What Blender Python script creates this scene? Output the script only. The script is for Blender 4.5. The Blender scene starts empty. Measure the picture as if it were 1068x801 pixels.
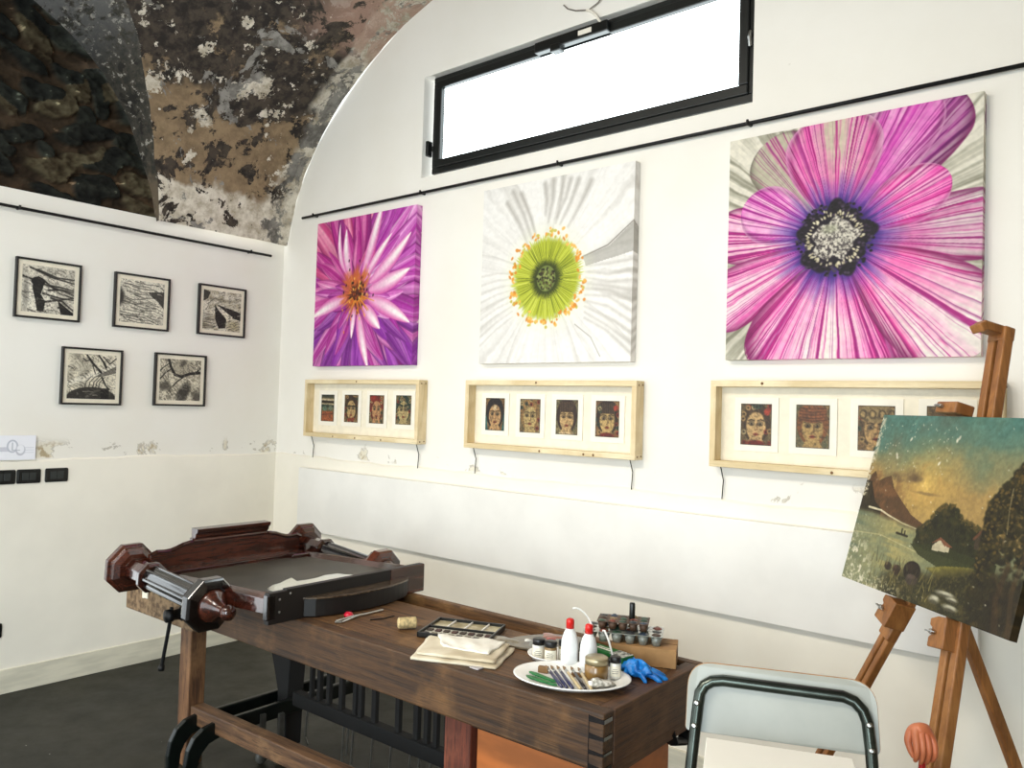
import bpy, bmesh, math, random
import numpy as np
from mathutils import Matrix, Vector
random.seed(7); RNG = np.random.default_rng(11)
D = bpy.data; SC = bpy.context.scene; COL = SC.collection
R = math.radians

# ------------------------------------------------------------------ camera, world, lights, exposure
F_PX = 831.64
cam = D.cameras.new('camera'); cam.sensor_width = 36.0; cam.lens = F_PX/1068*36.0
cam.clip_start = 0.05; cam.clip_end = 60
co = D.objects.new('camera', cam); COL.objects.link(co)
CAM = Vector((4.774, -3.222, 1.6))
yaw, pit, rol = R(129.7029), R(1.64062), R(1.73466)
fw = Vector((math.cos(pit)*math.cos(yaw), math.cos(pit)*math.sin(yaw), math.sin(pit)))
rt = fw.cross(Vector((0, 0, 1))).normalized(); up = rt.cross(fw)
r2 = rt*math.cos(rol) + up*math.sin(rol); u2 = -rt*math.sin(rol) + up*math.cos(rol)
co.matrix_world = Matrix(((r2.x, u2.x, -fw.x, CAM.x), (r2.y, u2.y, -fw.y, CAM.y), (r2.z, u2.z, -fw.z, CAM.z), (0, 0, 0, 1)))
SC.camera = co
SC.view_settings.view_transform = 'Standard'; SC.view_settings.look = 'None'
SC.view_settings.gamma = 1.0; SC.view_settings.use_curve_mapping = False
SC.view_settings.exposure = 0.03
w = D.worlds.new('World'); SC.world = w; w.use_nodes = True
w.node_tree.nodes['Background'].inputs[0].default_value = (0.90, 0.97, 1.0, 1)
w.node_tree.nodes['Background'].inputs[1].default_value = 3.4

def area(name, loc, target, size, power, color, size_y=None, spread=math.pi):
    l = D.lights.new(name, 'AREA'); l.energy = power; l.color = color; l.size = size; l.spread = spread
    if size_y: l.shape = 'RECTANGLE'; l.size_y = size_y
    o = D.objects.new(name, l); COL.objects.link(o); o.location = loc
    o.rotation_euler = (Vector(target)-Vector(loc)).to_track_quat('-Z', 'Y').to_euler()
    return o
WARM = (1.0, 0.90, 0.74); COOL = (0.80, 0.93, 1.0); NEUT = (1.0, 0.95, 0.87)
SP = R(105)
area('ceiling_lamp', (1.2, -3.3, 3.3), (1.9, 0.0, 1.35), 0.25, 8, WARM, None, SP)
area('ceiling_lamp', (2.5, -3.6, 3.3), (3.0, 0, 1.35), 0.25, 8, WARM, None, SP)
area('ceiling_lamp', (3.5, -3.4, 3.3), (4.4, 0, 1.2), 0.25, 8, WARM, None, SP)
area('door_daylight', (1.3, -5.6, 1.5), (.5, 0, 1.3), 1.6, 14, COOL, 2.4)
area('left_wall_fill', (5.2, -4.7, 1.5), (0, -2.1, 1.2), 1.6, 160, COOL, 2.2)  # added cool fill to brighten the left wall; the east wall has no window
area('ceiling_lamp', (2.6, -3.8, 3.9), (2.6, -3.8, 0), 1.2, 64, NEUT)

# ------------------------------------------------------------------ helpers
def lin(c):
    return tuple((x/255/12.92 if x/255 <= 0.04045 else ((x/255+0.055)/1.055)**2.4) for x in c[:3])
def lin_np(a):
    a = np.clip(a, 0, 255)/255.0
    return np.where(a <= 0.04045, a/12.92, ((a+0.055)/1.055)**2.4)

KX, KY, ANG = 3.630, -1.425, R(1.0386)
BENCH = Matrix.Translation((KX, KY, 0)) @ Matrix.Rotation(ANG, 4, 'Z')
WORLD = Matrix.Identity(4)
def bw(x, y, z): return BENCH @ Vector((x, y, z))
ROOTM = {}

class MB:
    """collects shapes in one frame"""
    def __init__(s, frame=WORLD): s.v = []; s.f = []; s.fr = frame; s.sm = []
    def add(s, vs, fs, smooth=False):
        o = len(s.v); s.v += [tuple(v) for v in vs]; s.f += [tuple(i+o for i in f) for f in fs]; s.sm += [smooth]*len(fs); return s
    def box(s, x0, x1, y0, y1, z0, z1, m=None):
        vs = [Vector((x, y, z)) for z in (z0, z1) for y in (y0, y1) for x in (x0, x1)]
        if m is not None: vs = [m @ v for v in vs]
        return s.add(vs, [(0, 2, 3, 1), (4, 5, 7, 6), (0, 1, 5, 4), (2, 6, 7, 3), (0, 4, 6, 2), (1, 3, 7, 5)])
    def bar(s, p0, p1, wx, wy, upv=(0, 0, 1), taper=1.0):
        p0 = Vector(p0); p1 = Vector(p1); d = (p1-p0); L = d.length; d.normalize()
        a = Vector(upv).cross(d)
        if a.length < 1e-4: a = Vector((1, 0, 0)).cross(d)
        a.normalize(); b = d.cross(a)
        vs = []
        for P, t in ((p0, 1.0), (p1, taper)):
            for sx, sy in ((-1, -1), (1, -1), (1, 1), (-1, 1)): vs.append(P + a*(sx*wx/2*t) + b*(sy*wy/2*t))
        return s.add(vs, [(3, 2, 1, 0), (4, 5, 6, 7), (0, 1, 5, 4), (1, 2, 6, 5), (2, 3, 7, 6), (3, 0, 4, 7)])
    def tube(s, pts, r, n=10, closed=False, flat=1.0):
        pts = [Vector(p) for p in pts]; rs = r if isinstance(r, (list, tuple)) else [r]*len(pts)
        N = len(pts); vs = []; ref = None
        for i, p in enumerate(pts):
            a = pts[(i-1) % N] if (closed or i > 0) else p; b = pts[(i+1) % N] if (closed or i < N-1) else p
            t = (b-a).normalized()
            if ref is None:
                ref = Vector((0, 0, 1)) if abs(t.z) < 0.9 else Vector((1, 0, 0))
            x = (ref - t*ref.dot(t)).normalized(); ref = x; y = t.cross(x)
            for k in range(n):
                A = 2*math.pi*k/n; vs.append(p + (x*math.cos(A) + y*math.sin(A)*flat)*rs[i])
        fs = []
        for i in range(N if closed else N-1):
            for k in range(n):
                j = (i+1) % N
                fs.append((i*n+k, i*n+(k+1) % n, j*n+(k+1) % n, j*n+k))
        if not closed: fs += [tuple(range(n))[::-1], tuple((N-1)*n+k for k in range(n))]
        return s.add(vs, fs, n > 8)
    def lathe(s, prof, n=24, m=None, smooth=True, phase=0.0, sx=1.0, sy=1.0):
        """prof: list of (r, h) along +Z of matrix m"""
        m = m if m is not None else Matrix.Identity(4); vs = []
        for r, h in prof:
            for k in range(n):
                A = 2*math.pi*(k+phase)/n; vs.append(m @ Vector((r*sx*math.cos(A), r*sy*math.sin(A), h)))
        fs = []
        for i in range(len(prof)-1):
            for k in range(n): fs.append((i*n+k, i*n+(k+1) % n, (i+1)*n+(k+1) % n, (i+1)*n+k))
        if prof[0][0] > 1e-4: fs.append(tuple(range(n))[::-1])
        if prof[-1][0] > 1e-4: fs.append(tuple((len(prof)-1)*n+k for k in range(n)))
        return s.add(vs, fs, smooth)
    def prism(s, poly, h0, h1, m=None):
        m = m if m is not None else Matrix.Identity(4); n = len(poly)
        vs = [m @ Vector((x, y, h0)) for x, y in poly] + [m @ Vector((x, y, h1)) for x, y in poly]
        fs = [tuple(range(n))[::-1], tuple(range(n, 2*n))] + [(i, (i+1) % n, n+(i+1) % n, n+i) for i in range(n)]
        return s.add(vs, fs)
    def build(s, name, mat, parent=None, bevel=0.0, seg=2, label=None):
        M = s.fr
        if parent is not None: M = ROOTM[parent].inverted() @ s.fr
        me = D.meshes.new(name); me.from_pydata([tuple(M @ Vector(v)) for v in s.v], [], s.f); me.materials.append(mat)
        bm = bmesh.new(); bm.from_mesh(me); bmesh.ops.recalc_face_normals(bm, faces=bm.faces); bm.to_mesh(me); bm.free()
        if any(s.sm): me.polygons.foreach_set('use_smooth', s.sm)
        o = D.objects.new(name, me); COL.objects.link(o)
        if parent is not None: o.parent = parent; ROOTM[o] = ROOTM[parent]
        else: ROOTM[o] = Matrix.Identity(4)
        if bevel:
            b = o.modifiers.new('bevel', 'BEVEL'); b.width = bevel; b.segments = seg; b.limit_method = 'ANGLE'; b.angle_limit = R(40)
        if label: o['label'] = label
        return o
def frame_from(o, x, z):
    x = Vector(x).normalized(); z = Vector(z).normalized(); y = z.cross(x).normalized(); x = y.cross(z)
    return Matrix(((x.x, y.x, z.x, o[0]), (x.y, y.y, z.y, o[1]), (x.z, y.z, z.z, o[2]), (0, 0, 0, 1)))
def thing(name, label, cat, loc, rotz=0.0, group=None):
    o = D.objects.new(name, None); COL.objects.link(o); o.empty_display_size = 0.05
    o.location = loc; o.rotation_euler = (0, 0, rotz)
    ROOTM[o] = Matrix.Translation(loc) @ Matrix.Rotation(rotz, 4, 'Z')
    return tag(o, label, cat, group)
def tag(o, label, cat, group=None):
    o['label'] = label; o['category'] = cat
    if group: o['group'] = group
    return o
def struct(o): o['kind'] = 'structure'; return o

# ------------------------------------------------------------------ materials
def newmat(name):
    m = D.materials.new(name); m.use_nodes = True; nt = m.node_tree
    return m, nt, nt.nodes, nt.links, nt.nodes['Principled BSDF']
def mixrgb(nt, fac, a, b):
    n = nt.nodes.new('ShaderNodeMix'); n.data_type = 'RGBA'
    def put(sock, v):
        if hasattr(v, 'links') or isinstance(v, bpy.types.NodeSocket): nt.links.new(v, sock)
        elif isinstance(v, (int, float)): sock.default_value = v
        else: sock.default_value = (*lin(v), 1)
    put(n.inputs[0], fac); put(n.inputs[6], a); put(n.inputs[7], b); return n.outputs[2]
def mathn(nt, op, a, b=None, clamp=False):
    n = nt.nodes.new('ShaderNodeMath'); n.operation = op; n.use_clamp = clamp
    for i, v in enumerate((a, b)):
        if v is None: continue
        if isinstance(v, (int, float)): n.inputs[i].default_value = v
        else: nt.links.new(v, n.inputs[i])
    return n.outputs[0]
def smooth(nt, v, lo, hi):
    n = nt.nodes.new('ShaderNodeMapRange'); n.interpolation_type = 'SMOOTHSTEP'
    nt.links.new(v, n.inputs[0]); n.inputs[1].default_value = lo; n.inputs[2].default_value = hi
    return n.outputs[0]
def coords(nt, scale=(1, 1, 1), loc=(0, 0, 0)):
    t = nt.nodes.new('ShaderNodeTexCoord'); mp = nt.nodes.new('ShaderNodeMapping')
    mp.inputs['Scale'].default_value = scale; mp.inputs['Location'].default_value = loc
    nt.links.new(t.outputs['Object'], mp.inputs[0]); return mp.outputs[0]
def noise(nt, vec, scale, detail=4, rough=.55, dist=0.0):
    n = nt.nodes.new('ShaderNodeTexNoise'); n.inputs['Scale'].default_value = scale; n.inputs['Detail'].default_value = detail
    n.inputs['Roughness'].default_value = rough; n.inputs['Distortion'].default_value = dist
    nt.links.new(vec, n.inputs['Vector']); return n.outputs['Fac']
def bump(nt, h, b, strength=.3, dist=.01):
    n = nt.nodes.new('ShaderNodeBump'); n.inputs['Strength'].default_value = strength; n.inputs['Distance'].default_value = dist
    nt.links.new(h, n.inputs['Height']); nt.links.new(n.outputs[0], b.inputs['Normal'])
def plain(name, c, rough=.5, metal=0.0, var=0.12, scale=25, bmp=0.0, coat=0.0, trans=0.0, c2=None, alpha=1.0, stretch=(1, 1, 1)):
    m, nt, N, L, b = newmat(name); v = coords(nt, stretch); f = noise(nt, v, scale, 4)
    c2 = c2 or tuple(x*(1-var) for x in c)
    L.new(mixrgb(nt, smooth(nt, f, .35, .68), c, c2), b.inputs['Base Color'])
    b.inputs['Roughness'].default_value = rough; b.inputs['Metallic'].default_value = metal
    b.inputs['Coat Weight'].default_value = coat; b.inputs['Coat Roughness'].default_value = .08
    b.inputs['Transmission Weight'].default_value = trans
    if bmp: bump(nt, f, b, bmp)
    return m
def wood(name, dark, mid, light, axis='X', rough=.6, grain=9.0, blotch=2.0, coat=0.0, bmp=.25, contrast=(.36, .64), knots=.0, fg=.6):
    m, nt, N, L, b = newmat(name)
    st = {'X': (.6, grain, grain), 'Y': (grain, .6, grain), 'Z': (grain, grain, .6)}[axis]
    g = noise(nt, coords(nt, st), 4.0, 6, .62, .6); bl = noise(nt, coords(nt), blotch*1.7, 5, .6)
    fine = noise(nt, coords(nt, tuple(s*4 for s in st)), 6.0, 3, .6)
    c = mixrgb(nt, smooth(nt, g, *contrast), dark, mid)
    c = mixrgb(nt, smooth(nt, bl, .48, .72), c, light)
    c = mixrgb(nt, mathn(nt, 'MULTIPLY', smooth(nt, fine, .52, .66), fg), c, tuple(x*.55 for x in dark))
    kn_ = noise(nt, coords(nt, tuple(1.0 if s < 1 else 2.2 for s in st), (3, 1, 7)), 4.5, 4, .6); c = mixrgb(nt, mathn(nt, 'MULTIPLY', smooth(nt, kn_, .66, .74), knots), c, tuple(x*.5 for x in dark))
    L.new(c, b.inputs['Base Color']); b.inputs['Roughness'].default_value = rough
    b.inputs['Coat Weight'].default_value = coat; b.inputs['Coat Roughness'].default_value = .06
    if bmp: bump(nt, g, b, bmp, .004)
    return m
def vcol(name, rough=.6, spec=.4, bmp=0.0):
    m, nt, N, L, b = newmat(name); a = N.new('ShaderNodeAttribute'); a.attribute_name = 'Col'
    v = coords(nt); f = noise(nt, v, 180, 2)
    L.new(a.outputs['Color'], b.inputs['Base Color']); b.inputs['Roughness'].default_value = rough
    b.inputs['Specular IOR Level'].default_value = spec
    if bmp: bump(nt, f, b, bmp, .002)
    return m

def wall_mat(name, base, lowtint, thr=.645):
    m, nt, N, L, b = newmat(name); v = coords(nt)
    sep = N.new('ShaderNodeSeparateXYZ'); L.new(v, sep.inputs[0]); z = sep.outputs[2]
    big = noise(nt, v, 1.3, 4); c = mixrgb(nt, smooth(nt, big, .3, .75), base, lowtint)
    # flaking paint in a band just above the wainscot line
    band = mathn(nt, 'MULTIPLY', smooth(nt, z, 1.235, 1.25), mathn(nt, 'SUBTRACT', 1.0, smooth(nt, z, 1.29, 1.36)))
    p = noise(nt, v, 4.5, 8, .62, .4); pk = mathn(nt, 'MULTIPLY', smooth(nt, p, thr-.015, thr+.015), band)
    p2 = noise(nt, v, 26, 5, .6); c = mixrgb(nt, pk, c, mixrgb(nt, smooth(nt, p2, .45, .6), (226, 219, 200), (178, 160, 128)))
    e = mathn(nt, 'MULTIPLY', mathn(nt, 'MULTIPLY', smooth(nt, p, thr-.03, thr-.015), mathn(nt, 'SUBTRACT', 1.0, smooth(nt, p, thr-.01, thr+.005))), band)
    c = mixrgb(nt, mathn(nt, 'MULTIPLY', e, .6), c, (150, 140, 122))
    # little scuffs
    s = noise(nt, coords(nt, (1, 1, 1), (3, 5, 2)), 14, 3, .5); c = mixrgb(nt, mathn(nt, 'MULTIPLY', smooth(nt, s, .74, .78), .35), c, (190, 184, 170))
    L.new(c, b.inputs['Base Color']); b.inputs['Roughness'].default_value = .75
    h = mathn(nt, 'ADD', mathn(nt, 'MULTIPLY', big, .6), mathn(nt, 'ADD', mathn(nt, 'MULTIPLY', noise(nt, v, 9, 5), .25), mathn(nt, 'MULTIPLY', pk, -.2)))
    bump(nt, h, b, .35, .02); return m
M_WALL = wall_mat('white_wall_paint', (240, 236, 228), (234, 229, 219))
M_WALL_L = wall_mat('white_wall_paint_flaking', (240, 237, 229), (236, 231, 220), .575)
M_WALL_LOW = plain('lower_wall_paint', (246, 240, 226), .6, var=.03, scale=2, bmp=.05)
M_BASE = plain('skirting_paint', (222, 216, 196), .6, var=.08, scale=4, bmp=.1, stretch=(1, 1, 6))
M_PANEL = plain('white_board', (240, 237, 231), .5, var=.03, scale=3)

def vault_mat():
    m, nt, N, L, b = newmat('peeling_vault_plaster'); v = coords(nt)
    sep = N.new('ShaderNodeSeparateXYZ'); L.new(v, sep.inputs[0]); X, Y, Z = sep.outputs
    wob = noise(nt, v, 2.2, 4, .6); zw = mathn(nt, 'ADD', Z, mathn(nt, 'MULTIPLY', mathn(nt, 'SUBTRACT', wob, .5), .7))
    n1 = noise(nt, v, 5.5, 10, .68, .3); n2 = noise(nt, coords(nt, (1, 1, 1), (7, 2, 4)), 4.0, 10, .70, .5)
    n3 = noise(nt, coords(nt, (1, 1, 1), (1, 9, 3)), 9.0, 8, .65); n4 = noise(nt, coords(nt, (1, 1, 1), (4, 4, 8)), 17, 6, .6)
    n5 = noise(nt, coords(nt, (1, 1, 1), (11, 3, 6)), 2.6, 12, .74, .2); n6 = noise(nt, coords(nt, (1, 1, 1), (2, 13, 9)), 12, 8, .7)
    tan = mixrgb(nt, smooth(nt, n3, .35, .65), (150, 128, 98), (118, 98, 74))
    dark = mixrgb(nt, smooth(nt, n4, .38, .62), (36, 30, 25), (72, 62, 52))
    grey = mixrgb(nt, smooth(nt, n3, .4, .6), (150, 146, 138), (106, 102, 96))
    cream = mixrgb(nt, smooth(nt, n6, .36, .66), (226, 218, 202), (172, 160, 138))
    low = mathn(nt, 'SUBTRACT', 1.0, smooth(nt, zw, 2.90, 2.97)); top = smooth(nt, zw, 3.32, 3.40)
    c = mixrgb(nt, low, tan, cream)
    c = mixrgb(nt, mathn(nt, 'MULTIPLY', top, smooth(nt, n5, .36, .46)), c, dark)
    dk = mathn(nt, 'ADD', n1, mathn(nt, 'ADD', mathn(nt, 'MULTIPLY', low, -.02), mathn(nt, 'MULTIPLY', top, .07)))
    c = mixrgb(nt, smooth(nt, dk, .525, .54), c, dark)
    c = mixrgb(nt, smooth(nt, mathn(nt, 'SUBTRACT', n2, mathn(nt, 'MULTIPLY', low, .03)), .565, .58), c, grey)
    c = mixrgb(nt, smooth(nt, mathn(nt, 'ADD', n5, mathn(nt, 'MULTIPLY', top, .02)), .60, .615), c, cream)
    c = mixrgb(nt, smooth(nt, n3, .615, .63), c, cream)
    c = mixrgb(nt, smooth(nt, n6, .635, .65), c, dark)
    edge = mathn(nt, 'MULTIPLY', smooth(nt, mathn(nt, 'ADD', Y, mathn(nt, 'MULTIPLY', mathn(nt, 'SUBTRACT', wob, .5), .6)), -.24, -.16), .85)
    c = mixrgb(nt, edge, c, mixrgb(nt, smooth(nt, n1, .50, .54), cream, grey))
    pink = mathn(nt, 'MULTIPLY', mathn(nt, 'MULTIPLY', smooth(nt, Z, 3.70, 3.80), smooth(nt, Y, -.70, -.3)), smooth(nt, n2, .46, .49))
    c = mixrgb(nt, mathn(nt, 'MULTIPLY', pink, .75), c, (176, 142, 124))
    L.new(c, b.inputs['Base Color']); b.inputs['Roughness'].default_value = .9
    h = mathn(nt, 'ADD', mathn(nt, 'MULTIPLY', n2, .8), mathn(nt, 'SUBTRACT', mathn(nt, 'MULTIPLY', n3, .5), mathn(nt, 'MULTIPLY', smooth(nt, dk, .525, .54), .3)))
    bump(nt, h, b, .6, .03); return m
def vault_dark():
    m, nt, N, L, b = newmat('dark_vault_plaster'); v = coords(nt, (1, 2.2, 1.2)); a_ = noise(nt, v, 6, 9, .68, .3); b_ = noise(nt, coords(nt, (1, 2.4, 1), (5, 1, 2)), 15, 7, .66); d_ = noise(nt, coords(nt, (1, 1, 1), (2, 7, 3)), 2.5, 5, .6)  # darker mottled plaster for the cells over the side walls, paler higher up
    sep = N.new('ShaderNodeSeparateXYZ'); L.new(coords(nt), sep.inputs[0]); hi = smooth(nt, sep.outputs[2], 3.4, 3.75)
    c = mixrgb(nt, smooth(nt, b_, .38, .62), (50, 48, 42), (78, 72, 62)); c = mixrgb(nt, smooth(nt, a_, .55, .57), c, (40, 36, 31)); c = mixrgb(nt, mathn(nt, 'MULTIPLY', smooth(nt, d_, .52, .62), .8), c, (118, 102, 82))
    c = mixrgb(nt, smooth(nt, mathn(nt, 'ADD', b_, mathn(nt, 'MULTIPLY', hi, .05)), .60, .615), c, (168, 162, 150)); c = mixrgb(nt, mathn(nt, 'MULTIPLY', hi, smooth(nt, a_, .42, .5)), c, (112, 110, 108))
    L.new(c, b.inputs['Base Color']); b.inputs['Roughness'].default_value = .9; bump(nt, a_, b, .5, .03); return m
M_VAULT = vault_mat(); M_VAULTD = vault_dark()
def floor_mat():
    m, nt, N, L, b = newmat('dark_screed_floor'); v = coords(nt); a = noise(nt, v, 1.6, 6, .6); f = noise(nt, v, 7, 6, .65); s = noise(nt, v, 30, 2)
    c = mixrgb(nt, smooth(nt, a, .35, .7), (31, 30, 24), (43, 41, 33)); c = mixrgb(nt, mathn(nt, 'MULTIPLY', smooth(nt, f, .5, .7), .5), c, (30, 29, 24))
    c = mixrgb(nt, smooth(nt, s, .765, .785), c, (190, 186, 176))
    L.new(c, b.inputs['Base Color']); L.new(mathn(nt, 'ADD', mathn(nt, 'MULTIPLY', f, .3), .30), b.inputs['Roughness']); b.inputs['Specular IOR Level'].default_value = .22; bump(nt, f, b, .12, .01); return m
M_FLOOR = floor_mat()

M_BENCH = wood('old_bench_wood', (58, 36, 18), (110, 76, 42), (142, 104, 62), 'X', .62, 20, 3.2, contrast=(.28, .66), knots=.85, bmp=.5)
M_BENCHF = wood('old_bench_wood_shaded', (40, 24, 11), (80, 53, 27), (106, 74, 41), 'X', .62, 20, 3.2, contrast=(.28, .66), knots=.85, bmp=.5)  # shade put into the colour: bench wood darkened to offset light on the front
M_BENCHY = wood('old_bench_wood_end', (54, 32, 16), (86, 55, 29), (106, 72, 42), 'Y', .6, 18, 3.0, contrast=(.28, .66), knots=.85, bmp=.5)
M_LEG = wood('bench_leg_wood', (72, 46, 28), (124, 86, 54), (146, 106, 70), 'Z', .65, 9, 2)
M_REDLEG = wood('red_brown_leg', (70, 32, 20), (112, 54, 34), (132, 72, 48), 'Z', .65, 9, 2)
M_JAW = plain('rough_end_grain', (140, 114, 84), .9, c2=(84, 64, 44), scale=40, bmp=.6)
M_ORANGE = plain('orange_plywood', (182, 104, 50), .5, var=.16, scale=7, stretch=(.5, 1, 2))
M_MAHOG = wood('polished_mahogany', (30, 11, 7), (58, 24, 15), (80, 36, 23), 'X', .18, 7, 2, coat=1.0, bmp=.0)
M_MAHOGY = wood('polished_mahogany_cross', (44, 19, 12), (78, 36, 22), (100, 50, 32), 'Y', .25, 7, 2, coat=.6, bmp=.02)
M_EBONY = plain('ebonised_wood', (17, 10, 8), .2, var=.4, scale=14, coat=.9)
M_EBONYM = plain('dull_ebonised_wood', (17, 12, 10), .5, var=.4, scale=14)
M_BLACKW = plain('blackened_wood', (13, 10, 8), .85, var=.4, scale=10)
M_IRON = plain('black_iron', (30, 30, 30), .5, .6, var=.3)
M_GREENIRON = plain('dark_green_iron', (10, 18, 15), .35, .2, var=.3)
M_STEEL = plain('steel', (190, 190, 186), .28, 1.0, var=.1)
M_TUBE = plain('chair_tube_metal', (74, 80, 74), .26, .85, var=.25, scale=8)
M_PINE = wood('pale_pine', (212, 190, 146), (230, 210, 170), (236, 220, 184), 'X', .6, 6, 2, bmp=.03, fg=.12)
M_PINEZ = wood('pale_pine_upright', (208, 184, 138), (226, 204, 162), (234, 216, 178), 'Z', .6, 6, 2, bmp=.03, fg=.12)
M_KNOT = plain('pine_knot', (120, 84, 48), .7)
M_BACK = plain('cream_backing', (238, 229, 208), .8, var=.03)
M_CARD = plain('white_card', (240, 234, 220), .8, var=.02)
M_BLACKF = plain('black_frame', (20, 19, 18), .4, var=.2)
M_PIC = vcol('printed_picture', .55)
M_CANVAS = vcol('printed_canvas', .6, .3, .1)
M_OIL = vcol('oil_painting', .4, .35, .25)
M_EASEL = wood('easel_beech', (122, 76, 38), (156, 103, 54), (170, 118, 66), 'Z', .42, 6, 2, coat=.2, bmp=.04, fg=.25)
M_EASELD = wood('easel_groove', (70, 38, 18), (92, 52, 26), (100, 60, 32), 'Z', .5, 6, 2, bmp=.04)
M_GREYLAM = plain('pale_blue_grey_laminate', (172, 174, 166), .4, var=.06, scale=5)
M_PLY = plain('plywood_edge', (186, 138, 88), .55, var=.2, stretch=(1, 1, 30))
M_WHITE = plain('white_gloss', (244, 243, 238), .25, var=.02, coat=.4)
M_BLACKP = plain('black_plastic', (17, 19, 18), .3, var=.2)
M_GREENGLASSY = plain('dark_window_paint', (14, 18, 16), .4, var=.3, scale=12)

# ------------------------------------------------------------------ room shell
WX, WY = 5.4, -5.8         # far sides of the room
def resample(P, n):
    P = np.array(P, float); t = np.concatenate([[0], np.cumsum(np.hypot(*np.diff(P, axis=0).T))]); s = np.linspace(0, t[-1], n)
    return np.stack([np.interp(s, t, P[:, 0]), np.interp(s, t, P[:, 1])], 1)
arcR = np.array([[0.0, 2.40], [0.012, 2.55], [0.045, 2.69], [0.075, 2.808], [0.135, 3.0], [.228, 3.163], [.336, 3.314], [.472, 3.449], [.652, 3.597], [.844, 3.735], [1.063, 3.857], [1.231, 3.926], [1.408, 3.984], [1.7, 4.06], [2.1, 4.12], [2.7, 4.15]])
arcL = np.array([[0.885, 2.40], [.892, 2.55], [.905, 2.69], [.945, 2.85], [1.02, 3.05], [1.115, 3.26], [1.25, 3.45], [1.42, 3.60], [1.62, 3.725], [1.9, 3.87], [2.3, 4.03], [2.6, 4.11], [2.9, 4.15]])
zl = np.unique(np.concatenate([np.linspace(2.668, 3.9, 60), np.linspace(3.9, 4.15, 30)]))
XA = np.interp(zl, arcR[:, 1], arcR[:, 0]); YA = np.interp(zl, arcL[:, 1], arcL[:, 0])
def sm(a):
    for _ in range(3): a[1:-1] = (a[:-2]+2*a[1:-1]+a[2:])/4
    return a
XA = sm(XA); YA = sm(YA)
def wob(x, y, z, amp):
    s = 0
    for k, (fx, fy, fz, p) in enumerate(((2.1, 1.7, 2.6, .3), (4.7, 5.3, 3.9, 1.1), (9.1, 8.3, 10.7, 2.2), (17, 19, 15, .7))):
        s += math.sin(fx*x+fy*y*1.3+fz*z+p)*math.cos(fy*x-fx*y+p*2+fz*z*.5)/(1.6**k)
    return s*amp
mv = MB()
NS = 40
def cell(pt):
    """pt(i, t) -> xyz with t 0 (at the wall) .. 1 (at the groin)"""
    vs = []; n = len(zl)
    for i in range(n):
        for k in range(NS+1):
            x, y, z = pt(i, k/NS); q = wob(x, y, z, .008); vs.append((x+q, y+q*.6, z+q*.4))
    fs = [(i*(NS+1)+k, i*(NS+1)+k+1, (i+1)*(NS+1)+k+1, (i+1)*(NS+1)+k) for i in range(n-1) for k in range(NS)]
    mv.add(vs, fs, True)
for mx in (0, 1):
    for my in (0, 1):
        fx = (lambda x: WX-x) if mx else (lambda x: x)
        fy = (lambda y: WY+y) if my else (lambda y: -y)
        cell(lambda i, t: (fx(XA[i]), fy(YA[i]*t), zl[i]))
        cell(lambda i, t: (fx(XA[i]*t), fy(YA[i]), zl[i]))
ceil_ = struct(mv.build('ceiling', M_VAULT)); ceil_.data.materials.append(M_VAULTD)
npf = (len(zl)-1)*NS; ceil_.data.polygons.foreach_set('material_index', [(i//npf) % 2 for i in range(len(ceil_.data.polygons))]); ceil_.data.update()

struct(MB().box(-.4, WX+.3, WY-.3, .35, -.1, 0).build('floor', M_FLOOR))
LT = 2.685
DY0, DY1, DZ = -3.95, -2.25, 2.25
struct(MB().box(-.25, 0, DY1, .0, 0, LT).box(-.25, 0, WY, DY0, 0, LT).box(-.25, 0, DY0, DY1, DZ, LT).build('wall_left', M_WALL_L))
dr = struct(MB().box(-.14, -.06, DY0, DY0+.06, 0, DZ).box(-.14, -.06, DY1-.06, DY1, 0, DZ).box(-.14, -.06, DY0, DY1, DZ-.06, DZ).box(-.13, -.07, (DY0+DY1)/2-.03, (DY0+DY1)/2+.03, 0, DZ).build('door_1', M_BLACKF))
# right wall with the window opening (thick wall, y 0 .. .35)
ox0, ox1, oz0, oz1 = 1.356, 3.385, 2.93, 3.53
mw = MB()
mw.box(-.25, ox0, 0, .35, 0, 4.4).box(ox1, WX+.3, 0, .35, 0, 4.4).box(ox0, ox1, 0, .35, 0, oz0).box(ox0, ox1, 0, .35, oz1, 4.4)
struct(mw.build('wall_right', M_WALL))
M_FAR = plain('tan_plaster', (150, 138, 118), .8, var=.15, scale=3, bmp=.1)
struct(MB().box(WX, WX+.2, WY, 0, 0, 4.4).build('wall_east', M_FAR))
mw = MB().box(-.25, .4, WY-.2, WY, 0, 4.4).box(4.4, WX+.2, WY-.2, WY, 0, 4.4).box(.4, 4.4, WY-.2, WY, 2.7, 4.4)
struct(mw.build('wall_back', M_FAR))
# plaster wainscot (slightly proud lower wall) and skirting
def ledge(along, a0, a1, n, proud, z0, zt, jit):
    m = MB(); vs = []
    for i in range(n+1):
        a = a0+(a1-a0)*i/n; q = math.sin(a*5.1)*.004+math.sin(a*13.7+1)*.003+random.uniform(-jit, jit)
        for d, z in ((0, zt+q+.004), (proud, zt+q-.006), (proud, z0)):
            vs.append((a, -d, z) if along == 'x' else (d, a, z))
    fs = []
    for i in range(n):
        for k in range(2): fs.append((i*3+k, (i+1)*3+k, (i+1)*3+k+1, i*3+k+1))
    return m.add(vs, fs)
struct(ledge('x', 0.0, WX, 120, .012, 0, 1.232, .002).build('trim_1', M_WALL_LOW))
struct(ledge('y', DY1, 0.0, 70, .010, 0, 1.234, .002).build('trim_2', M_WALL_LOW))
struct(MB().box(0, .020, DY1, 0, 0, .128).build('baseboard_left', M_BASE, bevel=.003))
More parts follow.
